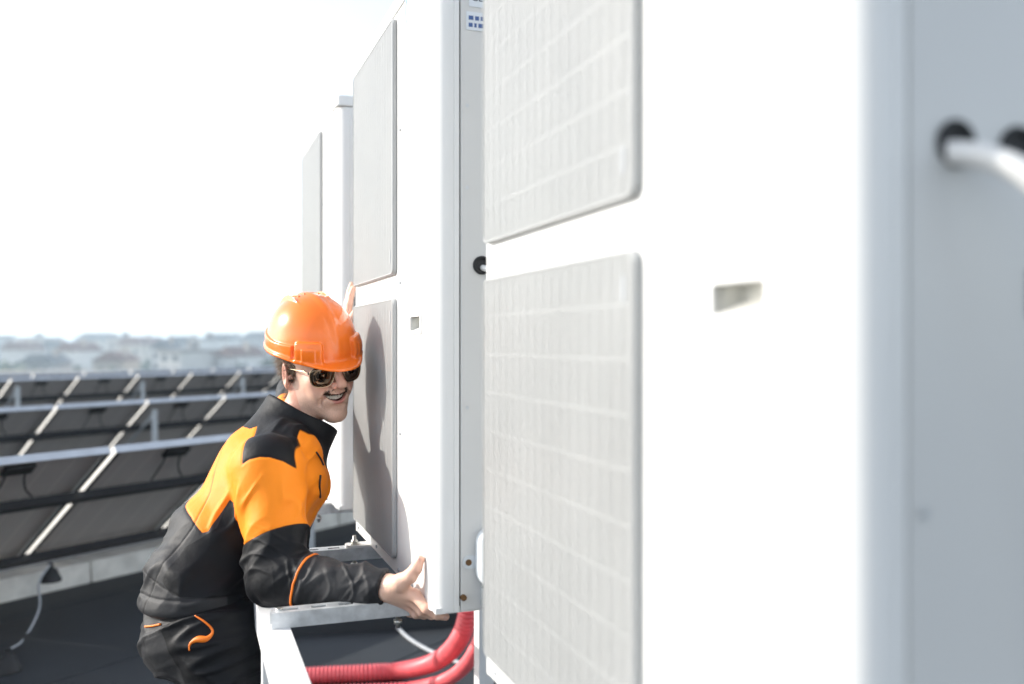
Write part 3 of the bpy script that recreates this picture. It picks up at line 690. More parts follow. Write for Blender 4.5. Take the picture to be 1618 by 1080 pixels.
# jacket hem band and seam of the sleeve: sewn-in steps
hem_d = np.abs((jv - HEM_P) @ HEM_N)
jv2 = jv + jn*(disp + np.where(isa_ := (dA > .03), .008*(1 - smooth(hem_d, .004, .06)) - .0025*np.exp(-((hem_d - .034)/.003)**2), 0))[:, None]      # hem stands off the trousers, with a stitched band
# --- colour fields (signed, in millimetres) laid out on the garment itself: sagittal plane for the trunk, along the bone for the sleeves
U_ = 809 + jv[:, 0]*FPX/2.06; W_ = 541 + (CAM_Z - jv[:, 2])*FPX/2.06
def polyline(x, pts):
    xs, ys = zip(*pts); return np.interp(x, xs, ys)
def polysd(x, y, poly):
    P = np.array(poly, np.float32); d = np.full(len(x), 1e9, np.float32); ins = np.zeros(len(x), bool)
    for i in range(len(P)):
        a, b = P[i], P[(i+1) % len(P)]; e = b - a; wx, wy = x - a[0], y - a[1]; t = np.clip((wx*e[0] + wy*e[1])/(e @ e), 0, 1)
        d = np.minimum(d, np.hypot(wx - t*e[0], wy - t*e[1]))
        c = ((a[1] > y) != (b[1] > y)) & (x < (b[0]-a[0])*(y-a[1])/(b[1]-a[1]+1e-9) + a[0]); ins ^= c
    return np.where(ins, -d, d)
trunk_or = polyline(U_, [(230, 788), (280, 804), (305, 816), (330, 836), (340, 834), (353, 812), (368, 788), (400, 806), (430, 838), (470, 848), (520, 850)]) - W_
yoke = polysd(U_, W_, [(372, 560), (384, 631), (386, 662), (391, 695), (396, 728), (408, 720), (424, 716), (440, 717), (458, 724), (475, 737), (471, 720), (469, 708), (463, 696), (464, 684), (476, 692), (492, 700), (512, 704), (522, 696), (560, 660), (560, 560)])
ang_u = np.arctan2(cu_ @ u2, cu_ @ u1); ANG_B = math.atan2(float(V3((-1, 0, 0)) @ u2), float(V3((-1, 0, 0)) @ u1))
sleeve_or = (.635 + .05*np.cos(ang_u - ANG_B) - hu)*LU*700
sleeve_or = np.where((fore > .5) & (hu > .6), -20, sleeve_or)
isarm = (dA < dT + .004)
org = np.where(isarm, np.minimum(sleeve_or, np.where(hu < .25, yoke, 99)), np.minimum(trunk_or, yoke))
lArm = dAL < dT - .002
org = np.where(lArm & (~isarm), np.where(bone(jv, SL, EL_)[0] < .6, 10, -10), org)
org = np.where((dC < .004) | (collar_in(jv) < .022), -10, org)
seam = np.minimum(np.abs(np.where(isarm, 99, W_ - polyline(U_, [(200, 900), (250, 902), (320, 925), (400, 930), (460, 930)]))), np.abs(np.where(isarm, 99, U_ - polyline(W_, [(780, 300), (830, 285), (900, 240), (955, 222)]) - 28)))
def cloth_mat():
    m = mat('jacket_cloth', (0.02, 0.02, 0.022), 0.55, spec=0.2)
    nt = m.node_tree; b = nt.nodes['Principled BSDF']
    a = nt.nodes.new('ShaderNodeAttribute'); a.attribute_name = 'orange'
    mr = nt.nodes.new('ShaderNodeMapRange'); mr.inputs[1].default_value = -0.6; mr.inputs[2].default_value = 0.6; nt.links.new(a.outputs['Fac'], mr.inputs[0])
    tc = nt.nodes.new('ShaderNodeTexCoord'); n = nt.nodes.new('ShaderNodeTexNoise'); n.inputs['Scale'].default_value = 9; n.inputs['Detail'].default_value = 5; nt.links.new(tc.outputs['Object'], n.inputs['Vector'])
    def two(c0, c1):
        x = nt.nodes.new('ShaderNodeMix'); x.data_type = 'RGBA'; x.inputs[6].default_value = (*c0, 1); x.inputs[7].default_value = (*c1, 1); nt.links.new(n.outputs[0], x.inputs[0]); return x
    k = two((0.0035, 0.0040, 0.0055), (0.0065, 0.0072, 0.0095)); o = two((0.93, 0.245, 0.010), (0.97, 0.285, 0.016))
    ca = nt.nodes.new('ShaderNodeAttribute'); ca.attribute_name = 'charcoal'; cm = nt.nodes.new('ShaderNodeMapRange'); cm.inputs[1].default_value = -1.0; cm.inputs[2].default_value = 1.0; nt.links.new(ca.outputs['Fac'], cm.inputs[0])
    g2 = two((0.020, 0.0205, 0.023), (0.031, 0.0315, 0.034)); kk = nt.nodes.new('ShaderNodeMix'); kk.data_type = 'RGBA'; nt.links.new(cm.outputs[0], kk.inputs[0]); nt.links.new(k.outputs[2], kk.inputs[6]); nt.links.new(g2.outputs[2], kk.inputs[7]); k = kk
    x = nt.nodes.new('ShaderNodeMix'); x.data_type = 'RGBA'; nt.links.new(mr.outputs[0], x.inputs[0]); nt.links.new(k.outputs[2], x.inputs[6]); nt.links.new(o.outputs[2], x.inputs[7])
    s = nt.nodes.new('ShaderNodeAttribute'); s.attribute_name = 'seam'
    sm = nt.nodes.new('ShaderNodeMapRange'); sm.inputs[1].default_value = 0.2; sm.inputs[2].default_value = 1.6; sm.inputs[3].default_value = 0.35; sm.inputs[4].default_value = 1.0; nt.links.new(s.outputs['Fac'], sm.inputs[0])
    y = nt.nodes.new('ShaderNodeMix'); y.data_type = 'RGBA'; y.blend_type = 'MULTIPLY'; y.inputs[0].default_value = 1; nt.links.new(x.outputs[2], y.inputs[6]); nt.links.new(sm.outputs[0], y.inputs[7])
    nt.links.new(y.outputs[2], b.inputs['Base Color'])
    b.inputs['Sheen Weight'].default_value = 0.02; b.inputs['Sheen Roughness'].default_value = 0.35
    n2 = nt.nodes.new('ShaderNodeTexNoise'); n2.inputs['Scale'].default_value = 55; n2.inputs['Detail'].default_value = 6; nt.links.new(tc.outputs['Object'], n2.inputs['Vector'])
    n3 = nt.nodes.new('ShaderNodeTexNoise'); n3.inputs['Scale'].default_value = 1400; nt.links.new(tc.outputs['Object'], n3.inputs['Vector'])
    ad = nt.nodes.new('ShaderNodeMath'); ad.operation = 'MULTIPLY_ADD'; ad.inputs[1].default_value = 0.12; nt.links.new(n3.outputs[0], ad.inputs[0]); nt.links.new(n2.outputs[0], ad.inputs[2])
    bp = nt.nodes.new('ShaderNodeBump'); bp.inputs['Strength'].default_value = 0.35; bp.inputs['Distance'].default_value = 0.004; nt.links.new(ad.outputs[0], bp.inputs['Height']); nt.links.new(bp.outputs[0], b.inputs['Normal'])
    return m
CLOTH = cloth_mat()
jv2 = jv2 - jn*(.0016*np.exp(-(org/1.8)**2) + .0014*np.exp(-(seam/1.5)**2))[:, None]      # sewn joins sink in a little
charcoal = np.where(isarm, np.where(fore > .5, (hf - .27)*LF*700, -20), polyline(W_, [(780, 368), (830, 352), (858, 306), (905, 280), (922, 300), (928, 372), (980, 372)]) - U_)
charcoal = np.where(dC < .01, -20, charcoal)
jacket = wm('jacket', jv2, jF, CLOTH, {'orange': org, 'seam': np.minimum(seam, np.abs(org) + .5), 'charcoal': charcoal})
M['orange_trim'] = mat('orange_trim', (0.88, 0.20, 0.010), 0.5, var=0.05, vscale=60)
M['zip'] = mat('black_zip', (0.012, 0.012, 0.013), 0.45, var=0.2, vscale=200)

# --- a point of a garment found by walking straight back into it
def drape(f, px, py, d0=1.6, lift=0.0008, ref=2.05):
    p = A3(px, py, ref)[None].copy(); p[:, 1] = d0
    for _ in range(160):
        s = f(p)[0]
        if s < 1e-4: break
        p[:, 1] += max(s*.7, 2e-4)
        if p[0, 1] > 3: break
    p[:, 1] -= lift; return Vector(p[0].tolist())
jd_pts = jv2
def on_jacket(px, py, lift=0.0012):
    """nearest garment vertex in front, for trims sewn on the folded cloth"""
    q = drape(jacket_f, px, py, ref=2.17); d = jd_pts - V3(q); k = np.argsort((d*d).sum(1))[:6]; p = jd_pts[k].mean(0); n_ = jn[k].mean(0); return Vector((p + n_*lift).tolist())
# piping ring on the forearm
pts = []
hp = .26
for k in range(30):
    a = 2*math.pi*k/30; c = ER + (WR - ER)*hp + FAX*(.018*math.cos(a - .3)); dr = f1*math.cos(a) + f2*math.sin(a); 
    q = (c + dr*.06)[None].astype(np.float32); d = jv2 - q[0]; kk = np.argsort((d*d).sum(1))[:5]; pts.append(Vector((jv2[kk].mean(0) + jn[kk].mean(0)*.0008).tolist()))
m = MB(); m.tube(pts, 0.0026, 6, closed=True); wmb(m, 'sleeve_piping', 'orange_trim', jacket)
# chest pocket zip and front edge
m = MB(); m.tube(spline([on_jacket(503, 712, .003), on_jacket(507, 724, .003), on_jacket(509, 736, .003)], 6), 0.0022, 6); wmb(m, 'front_zip', 'zip', jacket)
m = MB(); m.tube(spline([on_jacket(507, 748, .003), on_jacket(507, 762, .003), on_jacket(506, 780, .003)], 6), 0.0024, 6); z_ = wmb(m, 'pocket_zip', 'zip', jacket)

# --- trousers
HIP = A3(310, 990, 2.12); HR, KR = A3(338, 1000, 2.03), A3(432, 1225, 1.97); HL, KL = A3(335, 995, 2.24), A3(445, 1215, 2.27)
AR, AL = V3((-.66, 2.03, .10)), V3((-.60, 2.30, .10))
def trousers_f(p):
    d = ell(p, HIP, (.112, .165, .115)); d = smin(d, ell(p, A3(318, 950, 2.13), (.106, .150, .10)), .03)
    d = smin(d, rcone(p, HR, KR, .104, .076), .035); d = smin(d, rcone(p, HL, KL, .104, .076), .035)
    d = smin(d, sph(p, A3(308, 998, 2.05), .080), .04); d = smin(d, sph(p, A3(308, 998, 2.20), .080), .04)
    d = smin(d, rcone(p, KR, AR, .076, .058), .03); d = smin(d, rcone(p, KL, AL, .076, .058), .03)
    return smax(d, p[:, 2] - .87, .01)
tv, tF = nets(trousers_f, (-1.0, 1.84, .04), (-.38, 2.44, .93), .0042)
tv = relax(tv, tF, 1, .4); tn = vnormals(tv, tF)
td = unit3(KR - HR); tsd = unit3(np.cross(td, V3((0, 1, 0))))
fq = np.stack([tv @ td*26 + .9*vnoise(tv*7), tv @ tsd*4, tv[:, 1]*6], 1)
gq = np.stack([tv[:, 2]*22 + tv[:, 0]*12, tv[:, 0]*6, tv[:, 1]*5], 1)
tdis = .0050*ridge(fq) + .0045*ridge(gq) + .0028*crease(fq*1.3 + 4) + .003*vnoise(tv*13)
tv2 = tv + tn*tdis[:, None]
TU = 809 + tv[:, 0]*FPX/2.0; TW = 541 + (CAM_Z - tv[:, 2])*FPX/2.0
near = tv[:, 1] < 2.13
tseam = np.minimum(np.abs(polysd(TU, TW, [(232, 990), (268, 984), (278, 1000), (300, 1045), (305, 1068), (290, 1085), (262, 1085), (240, 1040)])), np.abs(TU - polyline(TW, [(970, 268), (1010, 300), (1060, 340), (1100, 372), (1200, 420)])))
tseam = np.minimum(tseam, np.abs(TW - polyline(TU, [(250, 1080), (300, 1068), (345, 1035), (420, 1000)])))
tseam = np.where(near, tseam, 99)
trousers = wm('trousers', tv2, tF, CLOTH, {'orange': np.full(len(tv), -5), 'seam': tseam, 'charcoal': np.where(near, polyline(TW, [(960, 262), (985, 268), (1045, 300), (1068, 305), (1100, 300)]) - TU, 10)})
def on_tr(px, py, lift=.0015):
    q = drape(trousers_f, px, py, ref=1.965); d = tv2 - V3(q); k = np.argsort((d*d).sum(1))[:6]; return Vector((tv2[k].mean(0) + tn[k].mean(0)*lift).tolist())
m = MB(); m.tube(spline([on_tr(219, 997), on_tr(236, 992), on_tr(256, 986)], 6), 0.0030, 6, flat=.8); wmb(m, 'pocket_trim', 'orange_trim', trousers)
m = MB(); c = spline([on_tr(315, 971), on_tr(328, 977), on_tr(340, 986), on_tr(343, 994), on_tr(336, 1001), on_tr(322, 1003), on_tr(313, 1009), on_tr(311, 1016)], 5); n = len(c)
rr_ = [0.0016 + .0012*math.sin(math.pi*i/n) + .0045*math.exp(-((i - 23)/5.0)**2) for i in range(n)]
m.tube(c, rr_, 8, flat=1.0); wmb(m, 'pocket_piping', 'orange_trim', trousers)
# shoes
M['shoe'] = mat('black_shoe', (0.02, 0.02, 0.02), 0.5, var=0.2, vscale=30)
for a_ in (AR, AL):
    fw = unit3(V3((.95, -.2, 0))); sd_ = V3((-fw[1], fw[0], 0)); g0 = V3((a_[0], a_[1], 0))
    def shoe_f(p):
        q = p - g0; x, y, z = q @ fw, q @ sd_, q[:, 2]; L_ = np.stack([x, y, z], 1)
        d = smin(ell(L_, (.07, 0, .03), (.14, .05, .055)), rcone(L_, (-.01, 0, .05), (-.01, 0, .13), .055, .058), .04)
        return smax(d, -z, .006)
    sv, sF = nets(shoe_f, g0 + V3((-.25, -.25, -.02)), g0 + V3((.30, .25, .2)), .006); wm('shoe', sv, sF, M['shoe'])

# --- head
HC = A3(500, 583, 2.28)
def head_frame(yaw, pitch, roll):
    cdir = unit3((-HC[0], -HC[1], 0)); az = math.atan2(cdir[1], cdir[0]) + R(yaw)
    F_ = V3((math.cos(az)*math.cos(R(pitch)), math.sin(az)*math.cos(R(pitch)), math.sin(R(pitch)))); R_ = unit3(np.cross(F_, V3((0, 0, 1)))); U2 = np.cross(R_, F_)
    # roll about the line of sight
    k = cdir; th = R(roll)
    def rot(v): return v*math.cos(th) + np.cross(k, v)*math.sin(th) + k*(k @ v)*(1 - math.cos(th))
    return rot(R_), rot(F_), rot(U2)
HX, HY, HZ_ = head_frame(28, -11, 10)             # his right, forward, up
HS = V3((.97, .98, 1.01))
HM = np.stack([HX, HY, HZ_], 1)                 # columns
def h2w(q): return (HC + (np.asarray(q, np.float32)*HS) @ HM.T).astype(np.float32)
def w2h(p): return (((np.asarray(p, np.float32) - HC) @ HM)/HS).astype(np.float32)
NBL = w2h(A3(452, 700, 2.235)); 
def mir(f, p):
    q = p.copy(); q[:, 0] = np.abs(q[:, 0]); return f(q)
def mouth_arc(t): return V3((.0355*t, .0985 - .024*t*t, -.0585 + .0135*t*t))
def face(p):
    d = ell(p, (0, -.015, .038), (.077, .098, .086))
    d = smin(d, ell(p, (0, .030, -.028), (.063, .066, .080)), .03)
    q = p.copy(); q[:, 0] = np.abs(q[:, 0])
    d = smin(d, rcone(q, (.053, .002, -.048), (.015, .074, -.101), .022, .017), .03)
    d = smin(d, ell(p, (0, .084, -.103), (.019, .017, .018)), .02)
    d = smin(d, ell(q, (.040, .062, -.018), (.024, .024, .020)), .02)           # smiling cheek
    d = smin(d, ell(q, (.036, .070, -.040), (.018, .018, .020)), .018)
    d = smin(d, rcone(q, (.0, .090, .036), (.040, .078, .038), .012, .010), .014)
    d = smax(d, -ell(q, (.032, .103, .012), (.019, .016, .013)), .014)
    d = smin(d, ell(q, (.032, .078, .012), (.014, .013, .012)), .004)           # closed lids
    d = smin(d, ell(p, (0, .076, -.057), (.038, .026, .027)), .018)
    # nose
    d = smin(d, rcone(p, (0, .091, .024), (0, .1175, -.018), .0095, .0115), .009)
    d = smin(d, ell(p, (0, .1205, -.0230), (.0130, .0115, .0105)), .006)
    d = smin(d, ell(q, (.0145, .1055, -.0260), (.0090, .0115, .0090)), .004)
    d = smax(d, -ell(q, (.0065, .1105, -.0345), (.0038, .0058, .0045)), .003)
    # smile fold
    fo = chain(q, [(.019, .1030, -.026), (.030, .0935, -.044), (.0385, .081, -.060), (.039, .076, -.072)], [.0028, .0038, .0040, .0024], .003)
    d = smax(d, -fo, .008)
    # mouth opening
    ts = np.linspace(-1, 1, 11); mo = None
    for i in range(10):
        a, b = mouth_arc(ts[i]), mouth_arc(ts[i+1]); h0, h1 = [.0080*(1 - abs(t)**2.2) + .0009 for t in (ts[i], ts[i+1])]
        e = rcone(p, a + V3((0, .006, 0)), b + V3((0, .006, 0)), h0, h1); e = np.minimum(e, rcone(p, a - V3((0, .006, 0)), b - V3((0, .006, 0)), h0, h1)); mo = e if mo is None else np.minimum(mo, e)
    # lips
    ul = chain(p, [mouth_arc(t) + V3((0, .000 - .004*abs(t), .0092*(1 - t*t) + .0008)) for t in np.linspace(-1.06, 1.06, 9)], [.0022, .0034, .0038, .0042, .0040, .0042, .0038, .0034, .0022], .002)
    ll = chain(p, [mouth_arc(t) + V3((0, -.001 - .004*abs(t), -.0100*(1 - t*t) - .0005)) for t in np.linspace(-1.04, 1.04, 9)], [.0022, .0038, .0046, .0052, .0054, .0052, .0046, .0038, .0022], .002)
    d = smin(d, ul, .005); d = smin(d, ll, .005)
    d = smax(d, -ell(p, (0, .098, -.0800), (.018, .006, .005)), .008)
    d = smax(d, -mo, .0025)
    # ears
    Re = Matrix.Rotation(R(-14), 3, 'X') @ Matrix.Rotation(R(22), 3, 'Z')
    Rn = np.array(Re, np.float32)
    ear = ell(q, (.080, -.014, -.006), (.0085, .019, .032), Rn); ear = smin(ear, ell(q, (.075, -.004, -.032), (.007, .009, .011)), .006)
    ear = smax(ear, -ell(q, (.0885, -.010, -.002), (.0075, .0115, .021), Rn), .004); ear = smin(ear, ell(q, (.076, .006, -.008), (.006, .004, .007)), .004)
    d = smin(d, ear, .006)
    # neck
    d = smin(d, rcone(p, (0, -.022, -.060), NBL, .050, .058), .025)
    return d
lo = V3((-.10, -.13, NBL[2] - .03)); hi = V3((.10, .135, .135)); lo[1] = min(lo[1], NBL[1] - .07)
hv, hF = nets(face, lo, hi, .0016); hv = relax(hv, hF, 1, .3)
hn = vnormals(hv, hF)
hvw = h2w(hv)
# skin colour fields
ax_ = np.abs(hv[:, 0])
lipd = np.minimum.reduce([nrm(hv - (mouth_arc(t) + V3((0, 0, sgn*off*(1 - t*t) + sgn*.0004)))) - (.0042 if sgn > 0 else .0056)*(1 - .5*t*t) for t in np.linspace(-1, 1, 21) for sgn, off in ((1, .0096), (-1, .0106))])
lips = 1 - smooth(lipd, -.001, .0015)
lips = lips*(hv[:, 1] > .07)
stub = smooth(-hv[:, 2], .045, .075)*smooth(hv[:, 1], -.01, .03)*(1 - smooth(-hv[:, 2], .125, .15))
red = np.exp(-((ax_ - .04)**2 + (hv[:, 2] + .02)**2)/.0006)*(hv[:, 1] > .04) + np.exp(-((hv[:, 0])**2 + (hv[:, 2] + .022)**2 + (hv[:, 1] - .112)**2)/.0004) + (ax_ > .074)*(hv[:, 1] > -.05)*(hv[:, 2] < .04)*.9
inside = smooth(.0945 - .024*(hv[:, 0]/.0355)**2 - hv[:, 1], 0, .004)*(np.abs(hv[:, 2] + .0585 - .0135*(hv[:, 0]/.0355)**2) < .011)*(ax_ < .037)*(hv[:, 1] > .06)

# --- hands (skinned chains in world space)
def hand_f(W0, ax, knuck, fingers, thumb):
    def f(p):
        d = rcone(p, W0 - ax*.10, W0, .033, .0265)
        for i, k in enumerate(knuck): d = smin(d, rcone(p, W0 + (k - W0)*.08, k, .0165, .0118 if i else .0125), .016)
        for pts, r in fingers: d = smin(d, chain(p, pts, r, .004), .0045)
        d = smin(d, rcone(p, W0 + (thumb[0][0] - W0)*.2, thumb[0][0], .018, .0165), .018)
        d = smin(d, chain(p, thumb[0], thumb[1], .005), .008)
        return d
    return f
K = [A3(656, 941, 1.835), A3(653, 950, 1.855), A3(648, 957, 1.875), A3(641, 962, 1.895)]
fr_ = lambda s: [.0112*s, .0102*s, .0092*s, .0078*s]
RF = hand_f(WR, FAX, K, [([K[0], A3(674, 962, 1.815), A3(690, 972, 1.815), A3(704, 975, 1.82)], fr_(1)), ([K[1], A3(666, 966, 1.85), A3(682, 972, 1.86), A3(698, 970, 1.87)], fr_(1.02)),
     ([K[2], A3(657, 970, 1.875), A3(670, 972, 1.89), A3(684, 969, 1.90)], fr_(.98)), ([K[3], A3(648, 969, 1.90), A3(657, 972, 1.915), A3(668, 970, 1.93)], fr_(.86))],
     ([A3(632, 921, 1.835), A3(648, 911, 1.825), A3(657, 899, 1.825), A3(664, 885, 1.828)], [.0165, .0138, .0120, .0090]))
rv, rF = nets(RF, (-.40, 1.76, .80), (-.10, 1.98, 1.02), .0017)
KLh = [A3(548, 505, 2.585), A3(547, 503, 2.605), A3(546, 505, 2.625), A3(545, 510, 2.645)]
LFh = hand_f(WL, FLX, KLh, [([KLh[0], A3(552, 481, 2.59), A3(555, 467, 2.592), A3(558, 456, 2.592)], fr_(1)), ([KLh[1], A3(550, 477, 2.61), A3(553, 462, 2.612), A3(556, 450, 2.612)], fr_(1.02)),
     ([KLh[2], A3(549, 480, 2.635), A3(552, 466, 2.637), A3(555, 455, 2.637)], fr_(.98)), ([KLh[3], A3(547, 489, 2.655), A3(550, 477, 2.657), A3(553, 468, 2.657)], fr_(.86))],
     ([A3(548, 530, 2.565), A3(552, 515, 2.560), A3(556, 505, 2.562), A3(560, 495, 2.565)], [.0165, .0138, .0120, .0090]))
lv, lF = nets(LFh, (-.56, 2.46, 1.28), (-.40, 2.72, 1.60), .0019)
# --- hidden rest of the body, under the clothes, coarser
def bodyrest(p):
    d = torso(p, -.050); d = smin(d, armR(p, -.020), .03); d = smin(d, armL(p, -.018), .03)
    d = smin(d, ell(p, HIP, (.080, .125, .085)), .03)
    for h_, k_, a_ in ((HR, KR, AR), (HL, KL, AL)): d = smin(d, rcone(p, h_, k_, .066, .052), .02); d = smin(d, rcone(p, k_, a_, .052, .036), .03)
    return d
bv, bF = nets(bodyrest, (-.96, 1.85, .06), (-.28, 2.70, 1.30), .012)
SKIN_V = np.concatenate([hvw, rv, lv, bv]); SKIN_F = np.concatenate([hF, rF + len(hvw), lF + len(hvw) + len(rv), bF + len(hvw) + len(rv) + len(lv)])
def pad(a): return np.concatenate([a, np.zeros(len(SKIN_V) - len(a))])
knr = np.concatenate([red, np.exp(-np.minimum.reduce([nrm(rv - k) for k in K] + [nrm(rv - A3(657, 899, 1.825)), nrm(rv - A3(674, 962, 1.815)), nrm(rv - A3(664, 885, 1.828)), nrm(rv - A3(704, 975, 1.82))])/.012)*.8, np.zeros(len(lv) + len(bv))])
def skin_mat():
    m = mat('skin', (0.5, 0.3, 0.22), 0.48, spec=0.4); nt = m.node_tree; b = nt.nodes['Principled BSDF']
    tc = nt.nodes.new('ShaderNodeTexCoord'); n = nt.nodes.new('ShaderNodeTexNoise'); n.inputs['Scale'].default_value = 45; n.inputs['Detail'].default_value = 6; nt.links.new(tc.outputs['Object'], n.inputs['Vector'])
    x = nt.nodes.new('ShaderNodeMix'); x.data_type = 'RGBA'; x.inputs[6].default_value = (0.68, 0.425, 0.315, 1); x.inputs[7].default_value = (0.80, 0.535, 0.420, 1); nt.links.new(n.outputs[0], x.inputs[0]); cur = x.outputs[2]
    for nm, c, k in (('red', (0.66, 0.22, 0.15), .5), ('stubble', (0.26, 0.17, 0.13), .42), ('lips', (0.52, 0.17, 0.15), .8), ('mouth', (0.05, 0.012, 0.012), 1)):
        a = nt.nodes.new('ShaderNodeAttribute'); a.attribute_name = nm; ml = nt.nodes.new('ShaderNodeMath'); ml.operation = 'MULTIPLY'; ml.use_clamp = True; ml.inputs[1].default_value = k; nt.links.new(a.outputs['Fac'], ml.inputs[0])
        if nm == 'stubble':
            n4 = nt.nodes.new('ShaderNodeTexNoise'); n4.inputs['Scale'].default_value = 900; nt.links.new(tc.outputs['Object'], n4.inputs['Vector']); r4 = nt.nodes.new('ShaderNodeMapRange'); r4.inputs[1].default_value = .42; r4.inputs[2].default_value = .6; nt.links.new(n4.outputs[0], r4.inputs[0])
            m4 = nt.nodes.new('ShaderNodeMath'); m4.operation = 'MULTIPLY'; nt.links.new(ml.outputs[0], m4.inputs[0]); nt.links.new(r4.outputs[0], m4.inputs[1]); ml = m4
        y = nt.nodes.new('ShaderNodeMix'); y.data_type = 'RGBA'; y.inputs[7].default_value = (*c, 1); nt.links.new(ml.outputs[0], y.inputs[0]); nt.links.new(cur, y.inputs[6]); cur = y.outputs[2]
    nt.links.new(cur, b.inputs['Base Color'])
    b.inputs['Subsurface Weight'].default_value = 0.12; b.inputs['Subsurface Radius'].default_value = (0.010, 0.004, 0.002); b.inputs['Subsurface Scale'].default_value = 0.5
    n2 = nt.nodes.new('ShaderNodeTexNoise'); n2.inputs['Scale'].default_value = 260; n2.inputs['Detail'].default_value = 4; nt.links.new(tc.outputs['Object'], n2.inputs['Vector'])
    bp = nt.nodes.new('ShaderNodeBump'); bp.inputs['Strength'].default_value = 0.35; bp.inputs['Distance'].default_value = 0.002; nt.links.new(n2.outputs[0], bp.inputs['Height']); nt.links.new(bp.outputs[0], b.inputs['Normal'])
    return m
body = wm('body', SKIN_V, SKIN_F, skin_mat(), {'red': knr, 'stubble': pad(stub), 'lips': pad(lips), 'mouth': pad(inside)})
# teeth: upper row, each tooth a rounded block
M['teeth'] = mat('teeth', (0.78, 0.74, 0.66), 0.25, var=0.04, vscale=200)
tm = MB()
for i, t in enumerate(np.linspace(-.86, .86, 12)):
    c = mouth_arc(t) + V3((0, -.0100, .0008 - .0012*abs(t))); w = .0030 if 0 < i < 11 else .0022; hh = .0056*(1 - .55*abs(t)**1.6)
    for k, (dy, sw) in enumerate(((.0, 1.0),)):
        P = rrect(-w, w, -hh, hh, min(w, hh)*.5, 2); tm.prism([(u, v) for u, v in P], -.003, .0012, lambda u, v, h, c=c: Vector(h2w(c + V3((u, h, v))).tolist()))
wmb(tm, 'teeth', 'teeth', body)
# nails of the visible hand
M['nail'] = mat('nail', (0.62, 0.38, 0.32), 0.3, var=0.05, vscale=300)

def nail(c, ax, up, w, l):
    ax = unit3(ax); up = unit3(up - ax*(up @ ax)); sd_ = np.cross(ax, up); vs = []; fs = []
    for i in range(5):
        for k in range(7):
            u = (i/4 - .5)*2; t = (k/6 - .5)*2; r_ = math.sqrt(max(0, 1 - .35*u*u*u*u)); vs.append(Vector((c + ax*u*l + sd_*t*w*r_ + up*(.0012 - .0030*t*t)).tolist()))
    for i in range(4):
        for k in range(6): fs.append((i*7+k, i*7+k+1, i*7+k+8, i*7+k+7))
    m = MB(); m.add(vs, fs, True); wmb(m, 'nail', 'nail', body)
tocam = unit3(V3((0, 0, CAM_Z)) - K[0])
nail(A3(702, 974.4, 1.82) + tocam*.0078, A3(704, 975, 1.82) - A3(690, 972, 1.815), tocam + V3((0, 0, .3)), .0050, .0058)
nail(A3(662.5, 888, 1.828) + unit3(tocam + V3((-.5, 0, .2)))*.0088, A3(664, 885, 1.828) - A3(657, 899, 1.825), tocam + V3((-.6, 0, .2)), .0058, .0068)
# --- hair and moustache: short strands
M['hair'] = mat('brown_hair', (0.085, 0.050, 0.028), 0.65, var=0.35, vscale=120, spec=0.25)
M['dark_hair'] = mat('dark_brown_hair', (0.045, 0.026, 0.015), 0.7, var=0.35, vscale=120, spec=0.2)
def strands(sel, n, length, dirf, name, w, curl, seg=4, lift=0.0):
    idx = np.where(sel)[0]; rng = np.random.RandomState(len(idx) % 999); pick = rng.choice(idx, n); mbh = MB()
    for i in pick:
        p = hv[i].copy() - hn[i]*.001; dr = dirf(hv[i], hn[i], rng); dr /= np.linalg.norm(dr); sd = np.cross(dr, hn[i]); sd /= np.linalg.norm(sd) + 1e-9
        L = length*rng.uniform(.65, 1.15); vs = []; cv = rng.uniform(-1, 1, 3)*curl
        for k in range(seg + 1):
            t = k/seg; c = p + dr*L*t + cv*L*t*t + hn[i]*lift*math.sin(t*2.2); ww = w*(1 - t*.85); 
            vs.append(Vector(h2w(c - sd*ww).tolist())); vs.append(Vector(h2w(c + sd*ww).tolist()))
        mbh.add(vs, [(2*k, 2*k+1, 2*k+3, 2*k+2) for k in range(seg)], True)
    return wmb(mbh, name, 'hair' if name == 'hair' else 'dark_hair', body)
z_h, y_h = hv[:, 2], hv[:, 1]
hairreg = (z_h > -.055 - .25*(y_h + .08)) & (z_h < .075) & (y_h < .028 - .35*np.abs(z_h - .02)) & (ax_ > .0) & ~((ax_ > .0735) & (z_h < .03) & (y_h > -.045)) & (np.abs(hn[:, 2]) < .8) & ((y_h < -.02) | (z_h > -.012))
strands(hairreg, 7000, .027, lambda p, n, r: V3((0, -.55, -.75)) + n*.22 + r.uniform(-.35, .35, 3), 'hair', .0006, .3, 4, .003)
sideburn = (ax_ > .05) & (y_h > -.004) & (y_h < .016) & (z_h < .03) & (z_h > -.012)
strands(sideburn, 500, .010, lambda p, n, r: V3((0, -.2, -1)) + n*.25 + r.uniform(-.3, .3, 3), 'sideburn', .0005, .2, 3)
ml = (y_h > .074) & (ax_ < .038) & (np.abs(z_h + .0405 + .003*(ax_/.04)**2) < .0068*(1 - .5*(ax_/.041)**2))
strands(ml, 2600, .0080, lambda p, n, r: V3((np.sign(p[0])*(.5 + 28*abs(p[0])), -14*abs(p[0]), -.8)) + n*.14 + r.uniform(-.25, .25, 3), 'moustache', .00030, .12, 3)

